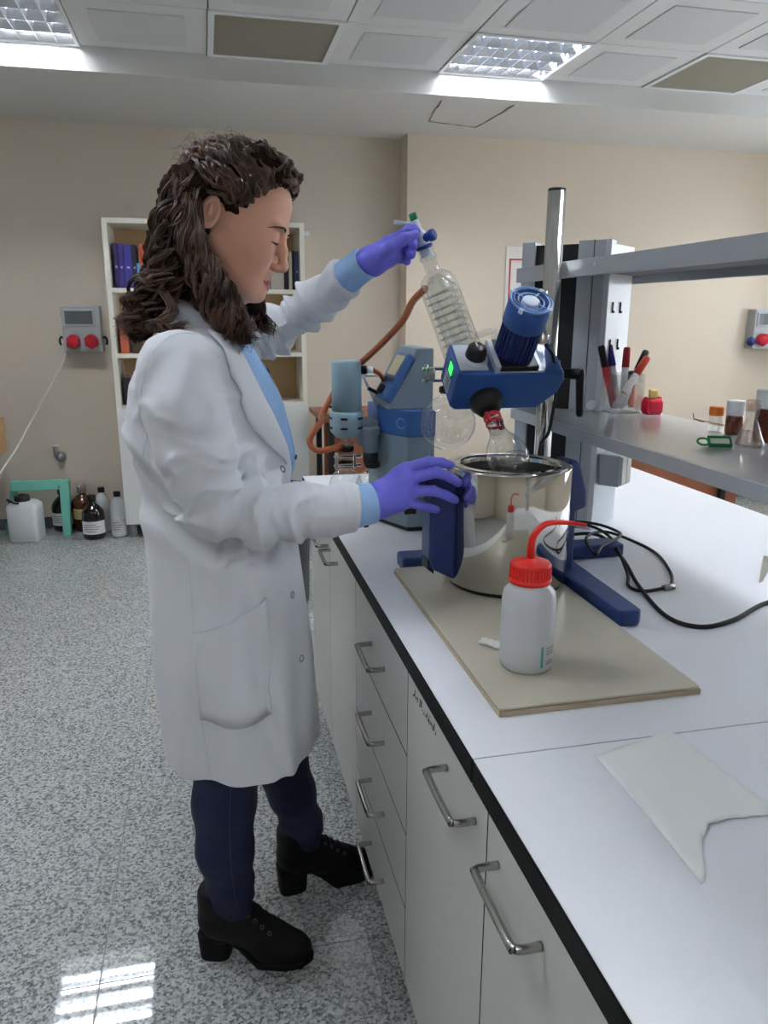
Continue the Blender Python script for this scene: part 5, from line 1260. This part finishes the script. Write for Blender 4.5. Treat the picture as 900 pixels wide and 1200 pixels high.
# pocket on the near side with a curved mouth
pk = strip(Gc, [(-.058, 1.36, .845), (-.02, 1.35, .852), (.03, 1.352, .872), (.085, 1.37, .905)], [(-.053, 1.355, .665), (-.015, 1.345, .655), (.035, 1.345, .655), (.09, 1.365, .67)], 0.0035, 'pocket', 'coat_cloth', coat, 8, 6, 0.004)
snap_tube(Gc, [(-.058, 1.36, .845), (-.02, 1.35, .852), (.03, 1.352, .872), (.085, 1.37, .905)], 0.0016, 0.0055, pk, 'pocket_hem', 'coat_seam')
snap_tube(Gc, [(-.062, 1.37, 1.0), (-.06, 1.36, .9), (-.055, 1.355, .75), (-.05, 1.35, .60), (-.05, 1.35, .53)], 0.0011, -0.0002, coat, 'side_seam', 'coat_seam')
snap_tube(Gc, [(-.125, 1.42, 1.17), (-.118, 1.395, 1.25), (-.095, 1.39, 1.32), (-.05, 1.40, 1.385), (-.01, 1.41, 1.395)], 0.0011, -0.0003, coat, 'armhole_seam', 'coat_seam')
for x, y, z in ((.117, 1.45, 1.255), (.139, 1.43, 1.14), (.158, 1.42, .885), (.168, 1.42, .745)):
    p, n_ = snap(Gc, (x, y, z), 0.0008)
    m = MB().lathe([(0.0045, 0), (0.0065, 0.0012), (0.008, 0), (0.0065, -0.0012)], 16, axisM(p, n_), closed=True)
    m.build('snap_button', 'snap', coat)
# shirt cuffs in the coat sleeves
def cuff(a, b, r0, r1):
    a, b = Vector(a), Vector(b); d = (b-a).normalized(); M_ = axisM(a, d); L = (b-a).length
    c_ = MB().lathe([(r0*0.9, 0), (r0, 0.004), (r1, L-0.002), (r1-0.002, L), (r1-0.006, L-0.001), (r1-0.006, L*0.4)], 32, M_).build('shirt_cuff', 'shirt', shirt)
    return c_, M_, L
cf, M_, L_ = cuff((0.245, 1.402, 1.061), (0.298, 1.41, 1.068), 0.042, 0.0405)
MB().lathe([(0, 0), (0.0055, 0), (0.005, 0.0025), (0, 0.003)], 12, axisM((0.281, 1.392, 1.0275), (0, -0.5, -0.87))).build('cuff_button', 'black_plastic', cf)
cuff((0.30, 1.735, 1.494), (0.342, 1.69, 1.528), 0.037, 0.0345)

# ---- gloves
def hand(wrist, fingers, thumb, name, wr=0.027, palm_k=0.02, fr=0.0102, extra=()):
    allp = [p for f in fingers for p in f]+list(thumb)+list(wrist)
    lo2 = np.min(allp, 0)-0.04; hi2 = np.max(allp, 0)+0.04
    g = Grid(lo2, hi2, 0.0021)
    for i in range(len(wrist)-1): g.cone(wrist[i], wrist[i+1], wr*1.02, wr, 0.01)
    for f in fingers: g.cone(f[0], f[1], 0.0175, 0.0135, palm_k)
    for i in range(3): g.cone(np.array(fingers[i][1])*0.75+np.array(fingers[i][0])*0.25, np.array(fingers[i+1][1])*0.75+np.array(fingers[i+1][0])*0.25, 0.013, 0.013, 0.012)
    for e in extra: g.cone(*e)
    base = g.F.copy()
    for i, f in enumerate(fingers):
        s = [1.0, 1.03, 0.98, 0.86][i]
        P_ = [np.array(p, float) for p in f[1:]]
        if len(P_) == 3:                                    # add the last joint between middle joint and tip
            mid = P_[1]*0.45+P_[2]*0.55; bow = (P_[1]-(P_[0]+P_[2])/2)*0.18
            P_ = [P_[0], P_[1], mid+bow, P_[2]]
        g2 = Grid(lo2, hi2, 0.0021)
        g2.chain(P_, [0.0122*s, 0.0108*s, 0.0100*s, 0.0088*s], 0.003)
        k = 0.005; h_ = np.maximum(k-np.abs(g.F-g2.F), 0)/k
        wgt = np.where(base < 0.006, 1.0, 0.25)
        g.F = np.minimum(g.F, g2.F)-h_*h_*k*0.25*wgt
    g2 = Grid(lo2, hi2, 0.0021); T_ = [np.array(p, float) for p in thumb]
    g2.chain(T_, [0.017, 0.0135, 0.0118, 0.0098][:len(T_)], 0.006)
    k = 0.008; h_ = np.maximum(k-np.abs(g.F-g2.F), 0)/k; g.F = np.minimum(g.F, g2.F)-h_*h_*k*0.25*np.where(base < 0.008, 1.0, 0.2)
    # latex wrinkles over palm and wrist
    w0 = np.array(wrist[0]); ax = np.array(fingers[1][1])-w0; ax = ax/np.linalg.norm(ax)
    g.displace(lo2, hi2, lambda X, Y, Z: 0.0009*np.sin(((X-w0[0])*ax[0]+(Y-w0[1])*ax[1]+(Z-w0[2])*ax[2])*260+3*np.sin(Z*70+Y*40))*np.clip(1.1-((X-w0[0])*ax[0]+(Y-w0[1])*ax[1]+(Z-w0[2])*ax[2])/0.075, 0.15, 1))
    V, Q = g.mesh(1)
    return npmesh(name, V, Q, 'glove', P)
hand([(0.255, 1.403, 1.062), (0.306, 1.418, 1.069)],
     [[(0.318, 1.43, 1.088), (0.372, 1.455, 1.122), (0.419, 1.442, 1.138), (0.466, 1.447, 1.128)], [(0.318, 1.43, 1.078), (0.381, 1.448, 1.104), (0.432, 1.434, 1.117), (0.481, 1.443, 1.092)], [(0.318, 1.43, 1.062), (0.383, 1.448, 1.079), (0.427, 1.434, 1.08), (0.475, 1.442, 1.057)], [(0.318, 1.43, 1.048), (0.377, 1.452, 1.056), (0.406, 1.44, 1.048), (0.437, 1.445, 1.038)]],
     [(0.329, 1.45, 1.073), (0.383, 1.495, 1.078), (0.439, 1.527, 1.087), (0.477, 1.529, 1.088)], 'glove', 0.030)
hand([(0.300, 1.735, 1.494), (0.346, 1.694, 1.528)],
     [[(0.356, 1.70, 1.545), (0.412, 1.716, 1.579), (0.441, 1.706, 1.600), (0.453, 1.688, 1.594)],
      [(0.358, 1.702, 1.537), (0.417, 1.732, 1.569), (0.450, 1.722, 1.576), (0.446, 1.686, 1.563)],
      [(0.361, 1.702, 1.530), (0.415, 1.734, 1.556), (0.446, 1.722, 1.556), (0.443, 1.688, 1.545)],
      [(0.364, 1.700, 1.523), (0.409, 1.728, 1.541), (0.433, 1.717, 1.538), (0.434, 1.689, 1.531)]],
     [(0.366, 1.692, 1.538), (0.394, 1.670, 1.559), (0.420, 1.664, 1.576), (0.446, 1.674, 1.586)], 'glove', 0.028, extra=(((0.36, 1.69, 1.53), (0.405, 1.70, 1.548), 0.02, 0.02, 0.02),))

# ---- jeans
Gj = Grid((-0.14, 1.36, 0.10), (0.28, 1.78, 0.90), 0.006)
Gj.chain([(.03, 1.475, .82), (.0, 1.465, .52), (-.013, 1.468, .42), (-.017, 1.472, .30), (-.009, 1.482, .19), (-.006, 1.488, .14)], [.095, .071, .065, .060, .049, .043], .02)
Gj.chain([(.05, 1.645, .82), (.105, 1.655, .52), (.122, 1.662, .38), (.148, 1.666, .28), (.172, 1.668, .19), (.178, 1.668, .15)], [.095, .072, .064, .056, .048, .043], .02)
Gj.cone((.03, 1.48, .86), (.05, 1.64, .86), .10, .10, .05)
Gj.displace((-0.14, 1.36, 0.1), (0.28, 1.78, 0.9), lambda X, Y, Z: 0.0022*np.sin(Z*130+X*40+2*np.sin(Y*30))*np.clip((0.30-Z)/0.12, 0, 1)+0.001*np.sin(Z*50+Y*50))
V, Q = Gj.mesh(1); jeans = npmesh('jeans', V, Q, 'denim', P)
snap_tube(Gj, [(.004, 1.40, .52), (-.004, 1.40, .42), (-.006, 1.41, .30), (.0, 1.43, .19)], 0.0011, 0.0006, jeans, 'side_seam', 'denim_seam')
# ---- boots
def boot(loc_, yaw, name):
    g = Grid((-0.07, -0.07, -0.006), (0.24, 0.07, 0.24), 0.0036)
    g.chain([(.0, 0, .205), (.001, 0, .15), (.002, 0, .11)], [.0475, .047, .045], .01)
    g.chain([(-.003, 0, .093), (.055, -.002, .084), (.115, -.004, .047), (.165, -.004, .034)], [.042, .040, .038, .031], .03)
    g.ell((.135, -.004, .030), (.072, .042, .028), .02)
    g.field((-0.07, -0.07, -0.006), (0.24, 0.07, 0.24), lambda X, Y, Z: Z-np.interp(X, [-.06, .035, .075, .10, .24], [.066, .062, .030, .014, .014])+0*Y, .004, True)
    g.field((-0.07, -0.07, 0.1), (0.24, 0.07, 0.24), lambda X, Y, Z: 0.186+0.25*X-Z+0*Y, .004, True)
    V, Q = g.mesh(1)
    M_ = np.array(T(*loc_) @ Matrix.Rotation(yaw, 4, 'Z')); V = V @ M_[:3, :3].T+M_[:3, 3]
    b = npmesh(name, V, Q, 'boot_black', P)
    s = Grid((-0.07, -0.07, -0.006), (0.24, 0.07, 0.09), 0.0036)
    s.field((-0.07, -0.07, -0.006), (0.24, 0.07, 0.09), lambda X, Y, Z: np.maximum(np.maximum((np.maximum(((X+.012)/(.034-.10*Z*0+.06*Z))**4, 0)+(np.abs(Y)/(.031+.08*Z))**4)**.25*.034-.034, Z-.067), -Z), 0)   # block heel
    def sole(X, Y, Z):
        zl = np.interp(X, [-.06, .03, .06, .09, .24], [.064, .058, .032, .0, .0]); cx = .10
        hw = np.interp(X, [-.05, .03, .10, .15, .19, .212], [.034, .034, .042, .044, .034, .005])
        return np.maximum(np.maximum(np.abs(Y+.004)-hw, np.maximum(X-.212, .0-X)), np.maximum(zl-Z, Z-zl-.017))
    s.field((-0.07, -0.07, -0.006), (0.24, 0.07, 0.09), sole, .006)
    V, Q = s.mesh(1); V[:, 2] = np.maximum(V[:, 2], 0.0); V = V @ M_[:3, :3].T+M_[:3, 3]
    npmesh('sole', V, Q, 'boot_sole', b)
    MW = Matrix(M_.tolist())
    for sd_ in (-1, 1):
        for k in range(6):
            q = (0.047+0.0145*k, sd_*(0.026+0.001*k), 0.165-0.0155*k); p, n_ = snap(g, q, 0.0006)
            MB().lathe([(0.0026, 0), (0.004, 0.0012), (0.0052, 0)], 12, MW @ axisM(p, n_)).build('eyelet', 'eyelet', b)
    m = MB()
    for k in range(6):
        a, _ = snap(g, (0.045+0.0155*k, -0.018, 0.17-0.0105*k), 0.0015); c2, _ = snap(g, (0.05+0.0155*k, 0.0, 0.178-0.0105*k), 0.0015); e, _ = snap(g, (0.045+0.0155*k, 0.018, 0.17-0.0105*k), 0.0015)
        m.tube([MW @ p for p in spline([a, c2, e], 4)], 0.0018, 6)
    m.build('laces', 'boot_sole', b)
    return b
boot((-0.036, 1.502, 0.0), math.radians(-17), 'boot')
boot((0.155, 1.674, 0.0), math.radians(7), 'boot')

# ---- hair
Gh = Grid((-0.24, 1.42, 1.31), (0.24, 1.70, 1.78), 0.0042)
def hh(x, y, z, r, k): Gh.ell(h2w(x, y, z), r, k, HR)
hh(-.036, 0, .046, (.100, .083, .088), 0)
hh(.040, 0, .106, (.034, .060, .026), .02); hh(.010, 0, .112, (.05, .062, .026), .02); hh(-.085, 0, .055, (.045, .075, .06), .02)
Gh.chain([(-.015, YM, 1.62), (-.038, YM, 1.53), (-.078, YM+.005, 1.45), (-.125, YM, 1.39)], [.060, .056, .044, .024], .03)
Gh.chain([h2w(-.085, -.060, .02), (-.022, 1.485, 1.53), (.012, 1.475, 1.45), (.062, 1.462, 1.385)], [.024, .022, .026, .02], .02)
Gh.chain([h2w(-.04, .06, .02), (.06, 1.63, 1.52), (.095, 1.628, 1.44), (.115, 1.62, 1.40)], [.026, .02, .016, .012], .02)
Gh.displace((-0.24, 1.42, 1.31), (0.24, 1.70, 1.78), lambda X, Y, Z: 0.0045*np.sin(X*95+3*np.sin(Z*60)+Y*40)*np.sin(Z*110+2*np.sin(Y*70))+0.003*np.sin(X*210+Z*150)*np.sin(Y*180))
# keep the face clear
Gh.ell(h2w(.075, 0, -.02), (.05, .062, .10), .008, HR, True)
Gh.cone(h2w(.035, -.10, -.02), h2w(.04, -.07, -.10), .048, .04, .006, cut=True)
Gh.ell(h2w(-.042, -.088, -.004), (.026, .034, .034), .004, HR, True)
Gh.cone(h2w(-.04, -.10, -.012), h2w(.02, -.10, -.02), .026, .03, .006, cut=True)
V, Q = Gh.mesh(0)
hair = npmesh('hair', V, Q, 'hair_under', P)
def locks(paths, name, parent):
    VV = []; FF = []; o = 0; ns = 5
    for C, R in paths:
        C = np.asarray(C); m = len(C)
        Tn = np.gradient(C, axis=0); Tn /= np.linalg.norm(Tn, axis=1)[:, None]+1e-9
        ref = np.array([0.31, 0.87, 0.38]); N1 = np.cross(Tn, ref); N1 /= np.linalg.norm(N1, axis=1)[:, None]+1e-9; N2 = np.cross(Tn, N1)
        a = 2*np.pi*np.arange(ns)/ns
        ring_ = C[:, None, :]+R[:, None, None]*(N1[:, None, :]*np.cos(a)[None, :, None]+N2[:, None, :]*np.sin(a)[None, :, None])
        VV.append(ring_.reshape(-1, 3))
        i = np.arange(m-1)[:, None]*ns; k = np.arange(ns)[None, :]; k2 = (k+1) % ns
        FF.append(np.stack([o+i+k, o+i+k2, o+i+ns+k2, o+i+ns+k], -1).reshape(-1, 4)); o += m*ns
    return npmesh(name, np.concatenate(VV), np.concatenate(FF), 'hair', parent)
def curl(ctrl, amp, turns, r0, m=46, jit=0.0, a0=0.05):
    C = np.array([tuple(p) for p in spline(ctrl, max(2, m//(len(ctrl)-1)))]); m = len(C); t = np.linspace(0, 1, m)
    Tn = np.gradient(C, axis=0); Tn /= np.linalg.norm(Tn, axis=1)[:, None]+1e-9
    ref = np.array([0.2, 0.9, 0.3]); N1 = np.cross(Tn, ref); N1 /= np.linalg.norm(N1, axis=1)[:, None]+1e-9; N2 = np.cross(Tn, N1)
    ph = rng.uniform(0, 6.28)+turns*6.28*(t+0.08*np.sin(t*7+rng.uniform(0, 6)))
    A = amp*(a0+(1-a0)*np.clip(t*2.2, 0, 1))*(0.8+0.4*rng.rand())
    C = C+(N1*np.cos(ph)[:, None]+N2*np.sin(ph)[:, None])*A[:, None]
    R = r0*(0.35+0.65*np.clip(t*6, 0, 1))*np.clip((1-t)*3.5, 0.12, 1)
    return C, R
U_ = lambda a, b: rng.uniform(a, b)
paths = []
def clump(ctrl, amp, turns, n, spread, r0, m=56, a0=0.05):
    C = np.array([tuple(p) for p in spline(ctrl, max(2, m//(len(ctrl)-1)))]); m = len(C); t = np.linspace(0, 1, m)
    Tn = np.gradient(C, axis=0); Tn /= np.linalg.norm(Tn, axis=1)[:, None]+1e-9
    ref = np.array([0.2, 0.9, 0.3]); N1 = np.cross(Tn, ref); N1 /= np.linalg.norm(N1, axis=1)[:, None]+1e-9; N2 = np.cross(Tn, N1)
    p0 = rng.uniform(0, 6.28); w0 = rng.uniform(0, 6)
    for _ in range(n):
        ph = p0+U_(-.35, .35)+turns*6.28*(t+0.06*np.sin(t*7+w0))
        A = amp*(a0+(1-a0)*np.clip(t*2.0, 0, 1))*U_(.85, 1.15)
        o1, o2 = U_(-spread, spread), U_(-spread, spread)
        sp_ = 0.7+0.5*np.sin(t*9+U_(0, 6))
        D = C+N1*(A*np.cos(ph)+o1*sp_)[:, None]+N2*(A*np.sin(ph)+o2*sp_)[:, None]
        e_ = U_(.86, 1.0); k_ = max(6, int(m*e_)); D = D[:k_]; tt_ = np.linspace(0, 1, k_)
        paths.append((D, r0*U_(.6, 1.2)*(0.4+0.6*np.clip(tt_*6, 0, 1))*np.clip((1-tt_)*4, 0.12, 1)))
# waves combed from the hairline back to the clip
n_ = 0
while n_ < 230:
    az = U_(-150, 150) if rng.rand() < .55 else U_(-140, -10); el = U_(-20, 84)
    x = math.cos(math.radians(el))*math.cos(math.radians(az)); y = math.cos(math.radians(el))*math.sin(math.radians(az)); z_ = math.sin(math.radians(el))
    s0 = np.array([x, y, z_]); e0 = np.array([-0.95, U_(-.35, .35), U_(-.25, .15)]); pts = []
    off = U_(0.98, 1.05)
    lz0 = .046+s0[2]*.094; lx0 = -.036+s0[0]*.104
    if lz0 < np.interp(lx0, [-.10, -.06, -.045, .0, .02, .04, .06], [-.01, .02, .032, .020, .034, .072, .097]): continue
    n_ += 1
    for q in range(6):
        t = q/5; v = s0*(1-t)+e0*t+np.array([0, 0, 0.45*math.sin(math.pi*t)*(0.3+0.7*max(0, z_))]); v /= np.linalg.norm(v)
        pts.append(h2w(-.036+v[0]*.104*off, v[1]*.088*off, .046+v[2]*.094*off))
    clump(pts, U_(.003, .006), U_(3, 5), 6, .0035, .0017, 44, 0.5)
# hairline fringe rooted along the temple and forehead
for _ in range(150):
    lx0 = U_(-.045, .062); lz0 = np.interp(lx0, [-.10, -.06, -.045, .0, .02, .04, .06], [-.01, .02, .034, .022, .036, .074, .098])+U_(-.003, .006)
    p, g2_ = snap(HG, h2w(lx0, -.068 if lx0 < .03 else -.05*(.075-lx0)/.045, lz0), 0.0005)
    p = np.array(p); l_ = (lx0, 0, lz0); up_ = HR @ np.array((-.5, -.25, .6))
    clump([p, p+up_*.014+np.array(g2_)*.004, p+up_*.034+np.array(g2_)*.006, p+HR @ np.array((-.045, -.012, .032))], U_(.002, .004), U_(1, 2.2), 5, .0025, .0013, 28, .3)
# front quiff
for _ in range(46):
    y = U_(-.056, .056)
    pts = [h2w(.060-abs(y)*.35, y, .096+U_(-.004, .006)-abs(y)*.25), h2w(.070+U_(-.012, .008)-abs(y)*.35, y+U_(-.01, .01), .116+U_(-.012, .006)-abs(y)*.2), h2w(.040+U_(-.01, .01), y*1.05, .135+U_(-.012, .004)-abs(y)*.15), h2w(-.01, y*1.1, .138+U_(-.010, .004)), h2w(-.06, y*1.1, .130)]
    clump(pts, U_(.005, .010), U_(2.5, 4.5), 6, .003, .0016, 44, .6)
# back mass falling behind the shoulder
for _ in range(190):
    y = U_(-.085, .08)
    sx = U_(-.052, .0); sz = U_(1.60, 1.665)
    end = U_(0, 1)
    ex = -.152+.066*end+U_(-.010, .008); ez = 1.350+.075*end+U_(-.012, .035)
    if y < -.045: end = max(0.0, end-.35); ex = min(ex, -.085); ez += .02
    mid = np.array([-.080+.07*end, 0, 1.52])
    pts = [(sx, YM+y*.8, sz), (mid[0]*0.8+sx*.2+U_(-.008, .012), YM+y*1.02, 1.575+U_(-.02, .02)), (mid[0]+U_(-.012, .010), YM+y*1.0, 1.50+U_(-.02, .02)), (ex*.7+mid[0]*.3+U_(-.010, .010), YM+y*.95, 1.425+U_(-.02, .02)), (ex, YM+y*.9, ez)]
    clump(pts, U_(.007, .014), U_(3.5, 6), 7, .0042, .0016, 72)
# near side locks in front of the shoulder
for _ in range(80):
    e = U_(0, 1); k_ = U_(-.010, .010)
    pts = [h2w(U_(-.115, -.075), -.076, U_(.02, .05)), (-.030+.03*e+k_, 1.468+U_(-.008, .008), 1.545), (-.010+.046*e+k_, 1.464+U_(-.012, .008), 1.475), (.02+.052*e+k_, 1.458+U_(-.012, .01), 1.41), (.052+.045*e+U_(-.016, .012), 1.448+U_(-.01, .012), 1.346+U_(0, .03))]
    clump(pts, U_(.006, .012), U_(3.5, 5.5), 7, .004, .0015, 66)
# far side locks under the chin
for _ in range(30):
    e = U_(0, 1)
    pts = [h2w(-.03+.02*e, .072, .01), (.065+.02*e, 1.636, 1.52), (.085+.02*e, 1.634, 1.455), (.10+.025*e+U_(-.008, .008), 1.625+U_(-.012, .012), 1.40), (.115+.03*e+U_(-.015, .01), 1.618+U_(-.012, .012), 1.365+U_(0, .03))]
    clump(pts, U_(.006, .012), U_(2.5, 4.5), 6, .0035, .0013, 52)
# dark curl resting on the back of the shoulder
for _ in range(14):
    pts = [(-.07+U_(-.01, .01), 1.468+U_(-.01, .01), 1.46), (-.055+U_(-.008, .008), 1.455, 1.425), (-.085+U_(-.01, .01), 1.44+U_(-.008, .008), 1.402), (-.06+U_(-.01, .01), 1.435, 1.395), (-.02, 1.44, 1.405+U_(-.006, .006))]
    clump(pts, U_(.004, .008), U_(1.5, 3), 3, .003, .0018, 44)
# loose wisps
for _ in range(60):
    a = U_(0.3, 3.0); p = np.array(h2w(-.036+.100*math.cos(a), U_(-.07, .07), .046+.088*abs(math.sin(a))))
    d = np.array([math.cos(a)*U_(.0, .014), U_(-.01, .01), U_(0, .016)])
    paths.append(curl([p, p+d*.5+[-.006, 0, .0], p+d+[-.014, 0, -.002], p+d+[-.026, 0, -.010]], U_(.002, .005), U_(1, 2.5), .0003, 20))
for _ in range(40):
    zz_ = U_(1.40, 1.62); p = np.array((np.interp(zz_, [1.4, 1.5, 1.62], [-.14, -.09, -.06])+U_(-.005, .03), YM+U_(-.07, .06), zz_))
    paths.append(curl([p, p+[-.010, -.006, -.015], p+[-.018, -.004, -.035], p+[-.016, 0, -.055]], U_(.003, .007), U_(1.5, 3), .0004, 24))
locks(paths, 'curls', hair)
q0 = h2w(-.135, -.02, .045)
MB().box(-0.012, 0.012, -0.03, 0.02, -0.006, 0.006, 0, T(*q0) @ Matrix.Rotation(0.9, 4, 'Y')).build('hair_clip', 'dark_metal', hair, bevel=0.003)
